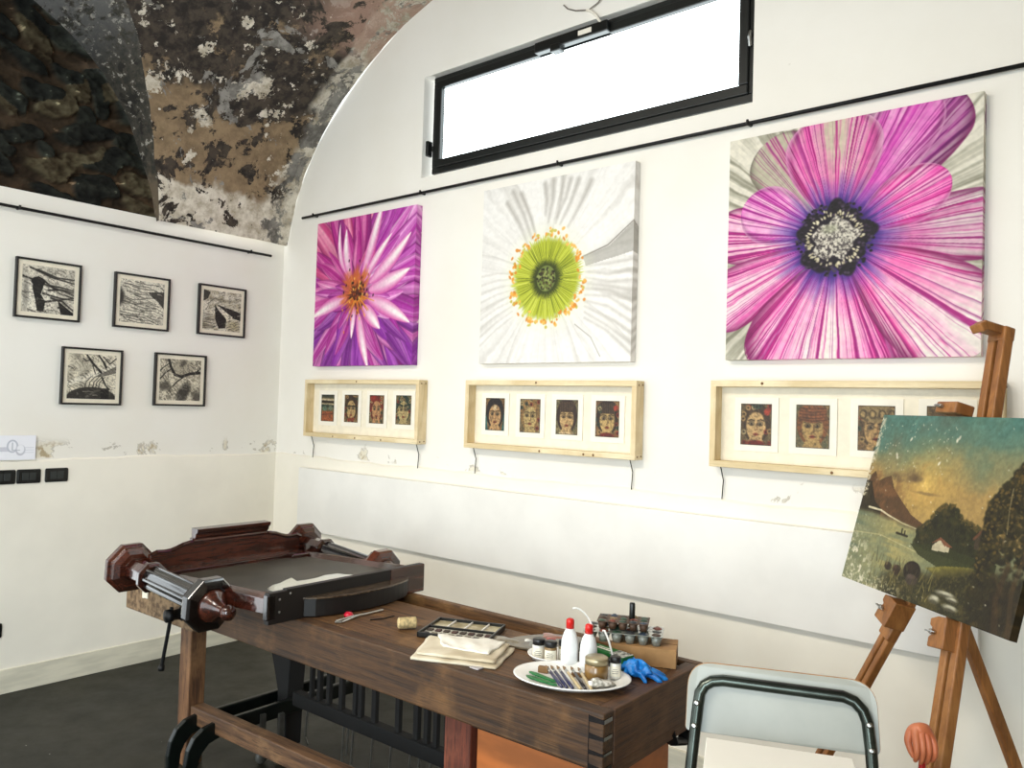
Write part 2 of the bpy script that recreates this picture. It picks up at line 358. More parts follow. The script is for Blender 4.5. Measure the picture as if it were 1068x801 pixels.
struct(MB().box(0, WX, -.022, 0, 0, .128).build('baseboard_right', M_BASE, bevel=.003))

# upper left wall: dark rubble stone seen under the vault
def stone_wall():
    ny, nz = 340, 250; ys = np.linspace(-3.2, -.82, ny); zs = np.linspace(2.66, 4.15, nz); Yg, Zg = np.meshgrid(ys, zs)
    rs = np.random.default_rng(5)
    wy = Yg+.05*np.sin(Zg*9+Yg*4)+.03*np.sin(Yg*17+Zg*11); wz = Zg+.04*np.sin(Yg*8+1)+.02*np.sin(Zg*21+Yg*13)
    pts = []
    z = 2.4; row = 0
    while z < 4.3:
        y = -3.4+.1*(row % 2); hh = rs.uniform(.09, .20)
        while y < -.6:
            L = rs.uniform(.10, .36); pts.append((y+L/2, z+hh/2+rs.uniform(-.06, .06), L*rs.uniform(.9, 1.1), hh*rs.uniform(.8, 1.15), rs.uniform(0, 1), rs.uniform(-.35, .35))); y += L
        z += hh*.95; row += 1
    fb = fbm(nz, ny, 14, 5); fb2 = fbm(nz, ny, 60, 4); fb3 = fbm(nz, ny, 7, 3); fb4 = fbm(nz, ny, 9, 3)
    wy = wy+.10*(fb3-.5)+.05*(fb-.5); wz = wz+.10*(fb4-.5)+.04*(fb2-.5)
    pts = np.array(pts); d1 = np.full(Yg.shape, 9.0); idx = np.zeros(Yg.shape, int)
    for i, (py, pz, L, hh, q, ro) in enumerate(pts):
        ay = (wy-py)*math.cos(ro)+(wz-pz)*math.sin(ro); az = -(wy-py)*math.sin(ro)+(wz-pz)*math.cos(ro)
        d = (np.abs(ay/(L/2))**3.2+np.abs(az/(hh/2))**3.2)**(1/3.2)
        nb = d < d1; idx = np.where(nb, i, idx); d1 = np.where(nb, d, d1)
    s = np.clip((1.02-d1+.55*(fb-.5))/.16, 0, 1); s = s*s*(3-2*s)
    depth = s*.045+(fb-.5)*.05+(fb2-.5)*.03
    tone = pts[idx, 4][..., None]
    stone = np.array((41, 43, 37))*(.55+.6*tone)*(.05+1.9*fb2[..., None])+np.array((26, 16, 6))*(tone > .66)
    mort = np.array((64, 51, 38))*(.2+1.0*fb[..., None]+.6*fb2[..., None])
    col = mort*(1-s[..., None])+stone*s[..., None]
    spk = (fb2 > .80)[..., None]; col = np.where(spk, col*1.7+12, col)
    vs = np.stack([-.06+depth, Yg, Zg], -1).reshape(-1, 3)
    fs = [(r*ny+c, r*ny+c+1, (r+1)*ny+c+1, (r+1)*ny+c) for r in range(nz-1) for c in range(ny-1)]
    m = vcol('rubble_stone', .9, .2, .4)
    return grid_obj('wall_upper_left', vs, fs, col.reshape(-1, 3), m)
# --- tiny painter -----------------------------------------------------------
def fbm(h, w, freq, octv=4, seed=None):
    rs = RNG if seed is None else np.random.default_rng(seed); out = np.zeros((h, w)); amp = 1; tot = 0; f = freq
    for _ in range(octv):
        gh = max(2, int(math.ceil(f*h/max(h, w)))+2); gw = max(2, int(math.ceil(f*w/max(h, w)))+2); g = rs.random((gh, gw))
        yy = np.linspace(0, gh-1.001, h); xx = np.linspace(0, gw-1.001, w); y0 = yy.astype(int); x0 = xx.astype(int)
        fy = (yy-y0)[:, None]; fx = (xx-x0)[None]; fy = fy*fy*(3-2*fy); fx = fx*fx*(3-2*fx)
        a = g[y0][:, x0]; b = g[y0][:, x0+1]; c = g[y0+1][:, x0]; d = g[y0+1][:, x0+1]
        out += amp*((a*(1-fx)+b*fx)*(1-fy)+(c*(1-fx)+d*fx)*fy); tot += amp; amp *= .55; f *= 2
    return out/tot
def grid_obj(name, vs, fs, col, mat, parent=None, smoothf=True):
    M = ROOTM[parent].inverted() if parent is not None else None
    if M is not None:
        A = np.array(M); vs = np.asarray(vs) @ A[:3, :3].T + A[:3, 3]
    me = D.meshes.new(name); me.from_pydata([tuple(v) for v in np.asarray(vs).tolist()], [], fs); me.materials.append(mat)
    at = me.attributes.new('Col', 'FLOAT_COLOR', 'POINT'); c4 = np.ones((len(vs), 4), np.float32); c4[:, :3] = lin_np(np.asarray(col)); at.data.foreach_set('color', c4.ravel())
    if smoothf: me.polygons.foreach_set('use_smooth', [True]*len(fs))
    o = D.objects.new(name, me); COL.objects.link(o)
    if parent is not None: o.parent = parent; ROOTM[o] = ROOTM[parent]
    else: ROOTM[o] = Matrix.Identity(4)
    return o
def picture(name, img, o, du, dv, mat, parent=None, thick=0.0, nback=None, wrap=False):
    """sheet with the image; o = top-left corner, du = full width vector, dv = full height vector (down); nback = vector to the back"""
    h, w_ = img.shape[:2]; o = np.array(o, float); du = np.array(du, float); dv = np.array(dv, float)
    u, v = np.meshgrid(np.linspace(0, 1, w_), np.linspace(0, 1, h))
    vs = (o+u[..., None]*du+v[..., None]*dv).reshape(-1, 3); col = img.reshape(-1, 3)
    fs = [(r*w_+c, (r+1)*w_+c, (r+1)*w_+c+1, r*w_+c+1) for r in range(h-1) for c in range(w_-1)]
    if thick:
        nb = np.array(nback, float)/np.linalg.norm(nback)*thick
        ring = [c for c in range(w_)]+[r*w_+w_-1 for r in range(1, h)]+[(h-1)*w_+c for c in range(w_-2, -1, -1)]+[r*w_ for r in range(h-2, 0, -1)]
        n = len(ring); lay = 5 if wrap else 1; prev = ring; base = len(vs)
        allv = [vs]; allc = [col]
        inw = {}
        for q in range(1, lay+1):
            allv.append(vs[ring]+nb*q/lay)
            if wrap:
                k = int(round(q/lay*thick/np.linalg.norm(du)*w_)); rr = np.array(ring)//w_; cc = np.array(ring) % w_
                rr2 = np.where(rr == 0, k, np.where(rr == h-1, h-1-k, rr)); cc2 = np.where(cc == 0, k, np.where(cc == w_-1, w_-1-k, cc))
                allc.append(img[rr2, cc2])
            else: allc.append(img[np.array(ring)//w_, np.array(ring) % w_])
            cur = [base+(q-1)*n+i for i in range(n)]
            fs += [(prev[i], prev[(i+1) % n], cur[(i+1) % n], cur[i]) for i in range(n)]; prev = cur
        vs = np.concatenate(allv); col = np.concatenate(allc)
        fs.append(tuple(prev))
    return grid_obj(name, vs, fs, col, mat, parent, False)
class Paint:
    def __init__(s, w, h, c): s.w = w; s.h = h; s.a = np.ones((h, w, 3))*np.array(c, float); s.u, s.v = np.meshgrid((np.arange(w)+.5)/w, (np.arange(h)+.5)/h); s.px = 1.0/w; s.asp = h/w
    def mix(s, m, c, op=1.0):
        m = np.clip(m, 0, 1)*op; c = np.array(c, float); s.a = s.a*(1-m[..., None])+c*m[..., None]
    def ell(s, cu, cv, ru, rv, c, op=1.0, ang=0, soft=None):
        du = s.u-cu; dv = (s.v-cv); ca, sa = math.cos(ang), math.sin(ang); x = du*ca+dv*sa; y = -du*sa+dv*ca
        d = np.sqrt((x/ru)**2+(y/rv)**2); so = soft if soft else 1.5*s.px/min(ru, rv); m = np.clip((1-d)/so+.5, 0, 1); s.mix(m, c, op); return m
    def line(s, pts, w0, c, w1=None, op=1.0, soft=1.2):
        w1 = w0 if w1 is None else w1; pts = np.array(pts, float); M = np.zeros((s.h, s.w)); n = len(pts)-1
        for i in range(n):
            a, b = pts[i], pts[i+1]; d = b-a; L2 = max(1e-9, d@d); t = np.clip(((s.u-a[0])*d[0]+(s.v-a[1])*d[1])/L2, 0, 1)
            dist = np.hypot(s.u-a[0]-t*d[0], (s.v-a[1]-t*d[1])); ww = w0+(w1-w0)*(i+t)/n
            M = np.maximum(M, np.clip((ww-dist)/(soft*s.px)+.5, 0, 1))
        s.mix(M, c, op)
    def poly(s, pts, c, op=1.0):
        pts = np.array(pts, float); ins = np.zeros((s.h, s.w), bool); n = len(pts)
        for i in range(n):
            x0, y0 = pts[i]; x1, y1 = pts[(i+1) % n]
            if y0 == y1: continue
            k = ((s.v > min(y0, y1)) & (s.v <= max(y0, y1))) & (s.u < (s.v-y0)*(x1-x0)/(y1-y0)+x0); ins ^= k
        s.mix(ins.astype(float), c, op); return ins
    def grain(s, amt, freq=60, octv=2):
        s.a *= (1+amt*(fbm(s.h, s.w, freq, octv)[..., None]-.5)*2)

struct(stone_wall())

# window_1: dark painted top-hung frame, frosted bright pane, closer bar
M_PANE, nt, N, L, b = newmat('frosted_daylit_pane')
b.inputs['Base Color'].default_value = (.9, .95, .95, 1); b.inputs['Roughness'].default_value = .35
b.inputs['Emission Color'].default_value = (.86, .97, 1.0, 1); b.inputs['Emission Strength'].default_value = 5.0
win = thing('window_1', '', 'window', ((ox0+ox1)/2, .05, oz0)); del win['label']; del win['category']; win['kind'] = 'structure'
fx0, fx1, fz0, fz1 = 1.405, 3.382, 2.952, 3.525
def rim(m, x0, x1, z0, z1, t, y0, y1):
    return m.box(x0, x1, y0, y1, z0, z0+t).box(x0, x1, y0, y1, z1-t, z1).box(x0, x0+t, y0, y1, z0+t, z1-t).box(x1-t, x1, y0, y1, z0+t, z1-t)
fr = rim(MB(), fx0, fx1, fz0, fz1, .035, .035, .10).build('window_frame', M_GREENGLASSY, win, .004)
sa = rim(MB(), fx0+.03, fx1-.03, fz0+.03, fz1-.03, .045, .020, .07).build('window_sash', M_GREENGLASSY, win, .005)
MB().box(fx0+.07, fx1-.07, .05, .056, fz0+.07, fz1-.07).build('pane', M_PANE, sa)
cl = MB().box(2.19, 2.64, -.012, .05, fz1-.075, fz1-.02).box(2.30, 2.36, -.022, .03, fz1-.10, fz1-.06).build('closer_bar', M_BLACKP, win, .006)
MB().box(2.47, 2.55, -.014, -.010, fz1-.06, fz1-.035).build('closer_label', M_CARD, cl, label='small white label on the black closer bar')
MB().box(1.372, 1.392, .01, .05, 3.06, 3.15).box(1.385, 1.42, .03, .05, 3.09, 3.12).build('hinge_catch', M_BLACKP, win, .004)
MB().tube([(3.36, .02, 3.19), (3.365, .0, 3.22), (3.36, .02, 3.25)], .008, 8).build('sash_screw', M_STEEL, win)
MB().box(ox0-.0, ox1, .34, .35, oz0, oz1).build('outer_pane', M_PANE, win) if False else None
# cable above the window
pts = [(2.37, -.006, 3.655), (2.40, -.01, 3.625), (2.45, -.012, 3.60), (2.53, -.012, 3.58), (2.585, -.012, 3.60), (2.625, -.01, 3.64), (2.65, -.008, 3.70), (2.66, -.006, 3.8)]
tag(MB().tube(pts, .0035, 6).build('cable', plain('grey_cable', (120, 112, 104), .6)), 'thin grey cable looped on the wall above the window', 'cable')
tag(MB().tube([(2.515, -.008, 3.585), (2.545, -.014, 3.57), (2.575, -.014, 3.54), (2.59, -.012, 3.515), (2.60, -.004, 3.50)], .007, 8).build('cable', M_CARD), 'short white cable stub running down onto the window closer', 'cable')

# ------------------------------------------------------------------ rails
def rail(label, p0, p1, off, clips):
    mid = [(a+b)/2 for a, b in zip(p0, p1)]; r = thing('hanging_rail', label, 'rail', mid)
    MB().tube([p0, p1], .0085, 10).build('rod', M_IRON, r)
    for q in clips:
        P = Vector(p0).lerp(Vector(p1), q); e = P+Vector(off)
        MB().tube([P+Vector(off)*-.35, e], .009, 8).tube([P-Vector(off)*.5+Vector((0, 0, .012)), P-Vector(off)*.5-Vector((0, 0, .012))], .006, 6).build('clip', M_IRON, r)
rail('long thin dark rail on the wall above the three flower canvases', (.235, -.026, 2.832), (5.35, -.026, 2.832), (0, .026, 0), (.026, .226, .42, .615, .82))
rail('thin dark rail on the wall above the charcoal drawings', (.026, -5.0, 2.588), (.026, -.118, 2.580), (-.026, 0, 0), (.3, .683, .967))

# ------------------------------------------------------------------ flower canvases
def radial(P, cu, cv):
    x = P.u-cu; y = (cv-P.v)*P.asp; return np.hypot(x, y), np.arctan2(y, x)
def petal(P, cu, cv, ang, r0, r1, hw, cfun, curve=0.0, p=.75, tip=1.0, edge=None, soft=2.0):
    x = P.u-cu; y = (cv-P.v)*P.asp; ca, sa = math.cos(ang), math.sin(ang); s = (x*ca+y*sa-r0)/(r1-r0); t = -x*sa+y*ca
    sc = np.clip(s, 0, 1); t = t-curve*sc**2
    prof = hw*np.sin(np.pi*np.clip(sc**p, 0, 1))**.65*(1-.0*sc)+1e-5
    if tip != 1.0: prof = hw*np.where(sc < tip, (.22+.78*np.sin(np.pi/2*sc/tip)**.9), np.sqrt(np.clip(1-((sc-tip)/(1-tip))**2, 0, 1)))+1e-5
    tt = t/prof; m = np.clip((prof-np.abs(t))/(soft*P.px), 0, 1)*((s > 0) & (s < 1))
    c = cfun(sc, tt, x, y); P.a = P.a*(1-m[..., None])+c*m[..., None]
    if edge is not None:
        e = m*np.clip((np.abs(tt)-.86)/.14, 0, 1); P.mix(e, edge[0], edge[1])
    return m
def stripes(P, cu, cv, n, seed):
    r, th = radial(P, cu, cv); rs = np.random.default_rng(seed); k = rs.random(n+1); k[-1] = k[0]
    f = (th+np.pi)/(2*np.pi)*n+1.5*fbm(P.h, P.w, 10, 3, seed+1); i = np.floor(f).astype(int) % n; q = f-np.floor(f); q = q*q*(3-2*q)
    return k[i]*(1-q)+k[(i+1) % n]*q
def lerp(a, b, t): return np.array(a, float)*(1-t[..., None])+np.array(b, float)*t[..., None]

def dahlia():
    P = Paint(280, 280, (120, 20, 110)); cu, cv = .45, .525; rs = np.random.default_rng(3)
    fine = fbm(P.h, P.w, 40, 3, 4); big = fbm(P.h, P.w, 4, 2, 6)
    def tint(a, r):
        x, y = math.cos(a)*r, math.sin(a)*r
        if y < -.12: return [((104, 26, 118), (206, 140, 206)), ((150, 30, 124), (240, 190, 222)), ((122, 34, 140), (190, 110, 196))][rs.integers(3)]
        if x > .1: return [((168, 48, 150), (244, 206, 232)), ((190, 80, 168), (250, 228, 240)), ((150, 34, 138), (222, 150, 210))][rs.integers(3)]
        if y > .15: return [((158, 24, 118), (240, 170, 196)), ((190, 60, 120), (250, 214, 214)), ((120, 16, 100), (214, 110, 178))][rs.integers(3)]
        return [((152, 30, 128), (242, 196, 224)), ((126, 20, 112), (214, 122, 190)), ((184, 60, 140), (248, 216, 226))][rs.integers(3)]
    def mk(c0, c1, seed, warm=0.0):
        q = np.random.default_rng(seed); ph = q.uniform(0, 6.28, 4); fr = q.uniform(2.2, 4.2)
        def cf(s, t, x, y):
            tt = t+.35*s*math.sin(ph[3]); w_ = .5+.5*np.sin(fr*tt+ph[0]); w2 = .5+.5*np.sin(9*tt+ph[1]+2*s); w3 = .5+.5*np.sin(19*tt+ph[2])
            k = np.clip(.62*w_+.30*w2+.18*w3-.18+.25*(big-.5), 0, 1)*np.clip(.25+1.3*s, 0, 1)*np.clip(1.15-s*.55, 0, 1)
            c = lerp(c0, c1, k); c = c*(1-.45*np.clip(np.abs(t)-.55, 0, 1))[..., None]*(.72+.35*np.clip(s*2.2, 0, 1))[..., None]
            if warm: c = lerp2(c, np.array((232, 110, 52.)), np.clip(1-s*2.6, 0, 1)*warm)
            return c
        return cf
    sd = 0
    for ring, (n, r0, r1, hw) in enumerate(((54, .10, 1.02, .085), (34, .08, .74, .072), (22, .07, .56, .062), (18, .05, .42, .050), (15, .05, .30, .036))):
        off = rs.random()
        for k in rs.permutation(n):
            a = 2*math.pi*(k+off)/n+rs.normal(0, .10); sd += 1; c0, c1 = tint(a, r1*.5)
            petal(P, cu, cv, a, r0, r1*rs.uniform(.80, 1.12), hw*rs.uniform(.65, 1.25), mk(c0, c1, sd, (.9 if ring > 2 and math.sin(a) > -.2 and math.cos(a) < .5 else .25 if ring > 2 else 0)), curve=rs.normal(0, .10)*r1, p=rs.uniform(.7, 1.0), edge=((92, 8, 86), .7))
    W = lambda s, t, x, y: lerp((214, 96, 170), (253, 240, 240), np.clip(1.25-1.3*np.abs(t-.1), 0, 1)*np.clip(.35+s, 0, 1))
    for a, r0, r1, hw, cv_ in ((-48, .10, .34, .055, .02), (-80, .12, .52, .045, .05), (66, .12, .66, .045, .03), (52, .10, .50, .036, -.03), (118, .14, .46, .048, -.10), (128, .2, .52, .03, -.16), (-102, .08, .30, .030, .02), (190, .1, .5, .05, .05), (8, .12, .52, .06, .06), (-18, .12, .56, .055, -.04), (28, .14, .62, .05, .08)):
        petal(P, cu, cv, R(a), r0, r1, hw, W, curve=cv_, p=.8, edge=((150, 26, 118), .85))
    r, th = radial(P, cu, cv); st = stripes(P, cu, cv, 60, 8)
    P.mix(np.clip((.15-r+.10*(st-.5)+.05*np.sin(th-.6))/.05, 0, 1)*np.clip(.35+fine, 0, 1), (206, 108, 44), .85); P.mix(np.clip((.085-r+.06*(st-.5))/.03, 0, 1), (70, 34, 22), .9)
    for x, y in rs.normal(0, .062, (90, 2)): P.ell(cu+x, cv+y*1.25, .006, .010, [(222, 140, 44), (246, 196, 92), (48, 22, 18), (176, 76, 30), (34, 18, 16)][rs.integers(5)], .9, ang=rs.uniform(-.5, .5))
    for k in range(20): a = rs.uniform(3.6, 6.0); q = rs.uniform(.08, .2); P.line([(cu+.05*math.cos(a), cv-.05*math.sin(a)), (cu+q*math.cos(a), cv-q*math.sin(a))], .006, [(226, 150, 50), (200, 96, 40)][rs.integers(2)], .003, .8)
    P.grain(.05); return P.a*.97
def lerp2(a, b, t): return a*(1-t[..., None])+b*t[..., None]

def poppy():
    P = Paint(300, 300, (222, 219, 214)); cu, cv = .465, .545; r, th = radial(P, cu, cv); st = stripes(P, cu, cv, 90, 21); s2 = stripes(P, cu, cv, 300, 22); rs = np.random.default_rng(23); fb = fbm(P.h, P.w, 5, 4, 77)
    def cols(amt): return lambda s, t, x, y: lerp((233, 230, 226), (158, 152, 144), np.clip(np.clip((st-.5)*1.7, 0, 1)*amt*np.clip(s*1.3, 0, 1)+.30*np.clip(s2-.62, 0, 1)+.35*np.clip(fb-.55, 0, 1)+.25*np.clip(np.abs(t)-.8, 0, 1), 0, 1))
    for a, r1, hw, am in ((95, .85, .20, .9), (50, .95, .30, .45), (140, .95, .30, .40), (-10, .85, .26, .9), (185, .9, .25, .4), (225, .95, .25, .45), (-55, .95, .24, .6), (268, .9, .28, .35)):
        petal(P, cu, cv, R(a), .10, r1, hw, cols(am), tip=.7, edge=((186, 181, 174), .5))
    for u0, v0, u1, v1 in ((.22, .04, .36, .32), (.28, .06, .40, .34), (.50, .02, .47, .24), (.56, .0, .52, .25), (.61, .03, .53, .22), (.66, .04, .55, .26), (.18, .10, .33, .34), (.44, .03, .45, .2), (.74, .06, .6, .28)):
        P.line([(u0, v0), ((u0+u1)/2+.01, (v0+v1)/2), (u1, v1)], .013, (146, 140, 132), .003, .55, 7)
    P.poly([(.70, .455), (.86, .41), (1.0, .30), (1.0, .45), (.86, .475), (.72, .50)], (146, 142, 134), .6); P.line([(.70, .45), (.85, .405), (1.0, .295)], .004, (116, 110, 102), .003, .8)
    for k in range(10): P.line([(.72, .5+.03*k), (.86, .5+.037*k+.02*math.sin(k)), (1.0, .49+.052*k)], .004, (166, 160, 152), .009, .5, 5)
    for k in range(9): P.line([(.24, .5+.03*k), (.12, .49+.04*k), (0, .5+.05*k)], .003, (180, 174, 166), .006, .45, 4)
    P.line([(.66, .80), (.76, .87), (.82, .97)], .003, (168, 163, 156), .003, .8)
    P.mix(np.clip((.33-r)/.10, 0, 1), (222, 226, 190), .35)
    ring = .235+.02*(s2-.5)*2
    P.mix(np.clip((ring-r)/.03, 0, 1), (168, 176, 46)); P.mix(np.clip((ring-r)/.03, 0, 1)*np.clip((s2-.5)*2.4, 0, 1), (206, 212, 92), .85)
    P.mix(np.clip((.23-r)/.1, 0, 1)*np.clip((.42-s2)*4, 0, 1), (84, 98, 24), .85)
    for k in range(130):
        a = rs.uniform(0, 2*math.pi); rr = rs.normal(.240, .016)
        P.ell(cu+rr*math.cos(a), cv-rr*math.sin(a)/P.asp, rs.uniform(.006, .013), rs.uniform(.006, .010), [(226, 150, 50), (236, 176, 84), (208, 128, 40), (190, 176, 70)][rs.integers(4)], .9, ang=rs.uniform(0, 3))
    P.mix(np.clip((.110-r+.04*(s2-.5))/.03, 0, 1), (42, 48, 22), .9); P.ell(cu, cv, .062, .070, (108, 122, 60))
    for k in range(95):
        a = rs.uniform(0, 6.28); q = .06*math.sqrt(rs.uniform(0, 1)); P.ell(cu+q*math.cos(a), cv+q*math.sin(a), .007, .006, [(52, 44, 30), (146, 156, 88), (84, 74, 42), (30, 28, 22)][rs.integers(4)], .9)
    P.grain(.03); return P.a

def anemone():
    P = Paint(380, 380, (196, 192, 178)); cu, cv = .467, .50; r, th = radial(P, cu, cv); st = stripes(P, cu, cv, 120, 31); s2 = stripes(P, cu, cv, 300, 32); s3 = stripes(P, cu, cv, 620, 35); fb = fbm(P.h, P.w, 7, 4, 33)
    P.a = lerp((216, 210, 194), (112, 110, 92), np.clip(s2*.9-.15+(fb-.5)*.8+.25*(s3-.5), 0, 1))
    PK, MG, LT_, WH, BL = (218, 88, 164), (176, 14, 112), (238, 176, 210), (232, 222, 214), (58, 36, 138)
    def cf(white, mid=PK, lo=MG, amt=1.0, wc=WH, shade=1.0):
        def f(s, t, x, y):
            c = lerp(mid, LT_, np.clip((st-.45)*1.6, 0, 1)*.8); q = np.clip(white(s, t)*1.05+.03+.55*(.5-s2)+.35*(.5-s3)+.7*(fb-.5), 0, 1); c = lerp2(c, np.array(wc, float), q)
            v_ = np.clip((.55*s2+.45*s3-.52)*4.0, 0, 1)*.85*amt; c = lerp2(c, np.array(lo, float), v_*(1-.25*q)); c = lerp2(c, np.array((120, 20, 100.)), np.clip((s3-.62)*3.4, 0, 1)*.6*(1-.2*q))
            c = c*(1-.35*np.clip(np.abs(t)-.72, 0, 1)/.28)[..., None]*shade
            b_ = np.clip(1-(r-.12)/.15+.45*(st-.5), 0, 1); return lerp2(c, np.array(BL, float), b_*.9)
        return f
    E = ((120, 14, 84), .75); EL = ((246, 190, 220), .75)
    petal(P, cu, cv, R(172), .1, .55, .13, cf(lambda s, t: .35+0*s), tip=.7, edge=E)
    petal(P, cu, cv, R(55), .10, .70, .20, cf(lambda s, t: .25*np.clip(-t, 0, 1)*s, (188, 66, 160), (120, 14, 112), shade=.85), tip=.78, edge=E)
    petal(P, cu, cv, R(0), .10, .62, .14, cf(lambda s, t: .60*np.clip(s*1.7-.6, 0, 1), shade=.9), tip=.8, edge=E)
    petal(P, cu, cv, R(122), .10, .55, .15, cf(lambda s, t: 1.0+0*s, wc=(178, 172, 150), amt=.5), tip=.75, edge=((110, 104, 88), .6))
    petal(P, cu, cv, R(58), .10, .66, .135, cf(lambda s, t: .25*np.clip(t, 0, 1)*s, (206, 70, 172), (140, 16, 116)), tip=.72, edge=EL)
    petal(P, cu, cv, R(92), .10, .54, .20, cf(lambda s, t: np.clip(1.05-1.7*np.abs(t+.1), 0, 1)*np.clip(s*2.2-.6, 0, 1), PK, MG, wc=(196, 184, 162)), tip=.66, edge=EL)
    petal(P, cu, cv, R(207), .10, .66, .14, cf(lambda s, t: .75*np.clip(1-np.abs(t), 0, 1)*s*1.3), tip=.75, edge=E)
    petal(P, cu, cv, R(236), .12, .62, .10, cf(lambda s, t: .55+0*s, wc=(200, 196, 170), shade=.85), tip=.7, edge=E)
    petal(P, cu, cv, R(154), .11, .44, .13, cf(lambda s, t: .55*np.clip(.9-np.abs(t), 0, 1)*s, (214, 98, 184), (160, 28, 132)), tip=.6, edge=EL)
    petal(P, cu, cv, R(26), .11, .47, .115, cf(lambda s, t: .3*np.clip(.9-np.abs(t), 0, 1), (228, 76, 168), (190, 20, 120)), tip=.6, edge=EL)
    petal(P, cu, cv, R(264), .11, .66, .33, cf(lambda s, t: .75*np.clip(1.1-np.abs(t)*.9, 0, 1)*np.clip(.15+s, 0, 1), (232, 106, 178)), tip=.62, edge=E)
    petal(P, cu, cv, R(320), .11, .72, .21, cf(lambda s, t: .75*np.clip(s*1.6-.35, 0, 1), (234, 104, 172), (198, 26, 124)), tip=.72, edge=E)
    w_ = .018*np.sin(th*5+.7)+.012*np.sin(th*9)
    P.mix(np.clip((.185-r+.03*(st-.5))/.05, 0, 1), (44, 24, 96), .85); P.mix(np.clip((.150+w_-r)/.012, 0, 1), (22, 14, 26)); rs = np.random.default_rng(2)
    for k in range(260):
        a = rs.uniform(0, 6.28); rr = rs.uniform(.100, .158); P.ell(cu+rr*math.cos(a), cv+rr*math.sin(a), .0065, .0055, [(44, 32, 50), (14, 9, 16), (64, 52, 72), (18, 12, 20), (10, 8, 12)][rs.integers(5)])
    eg = np.hypot((P.u-cu)*1.0+(P.v-cv)*.25, (P.v-cv)*1.05-(P.u-cu)*.15)
    for k in range(110):
        a = rs.uniform(0, 6.28); rr = rs.normal(.108, .007); P.ell(cu+rr*math.cos(a)*.98, cv+rr*math.sin(a), .0060, .0036, [(186, 176, 140), (218, 208, 178)][rs.integers(2)], .9, ang=a)
    f2 = fbm(P.h, P.w, 130, 2, 40); md = np.clip((.094+.5*w_-eg)/.010, 0, 1); P.mix(md, (138, 131, 122)); P.mix(md*np.clip((f2-.5)*6, 0, 1), (206, 198, 184)); P.mix(md*np.clip((.46-f2)*7, 0, 1), (66, 58, 60)); P.mix(md*np.clip((.09-np.hypot(P.u-cu-.03, P.v-cv+.03))/.05, 0, 1), (196, 192, 176), .25)
    P.ell(cu-.02, cv-.045, .03, .018, (168, 172, 138), .5, soft=.8)
    P.grain(.06); return P.a
CZ0, CZ1 = 1.826, 2.762; CD = .045
for fn, x0, x1, lab in ((dahlia, .436, 1.376, 'square canvas print of a magenta dahlia close-up, nearest the corner'), (poppy, 1.900, 2.842, 'square canvas print of a white flower with a green and orange heart'), (anemone, 3.309, 4.256, 'large square canvas print of a pink anemone with a black centre')):
    o = picture('canvas_print', fn(), (x0, -CD, CZ1), (x1-x0, 0, 0), (0, 0, CZ0-CZ1), M_CANVAS, None, CD-.001, (0, 1, 0), True)
    tag(o, lab, 'painting', 'square flower canvases on the right wall')

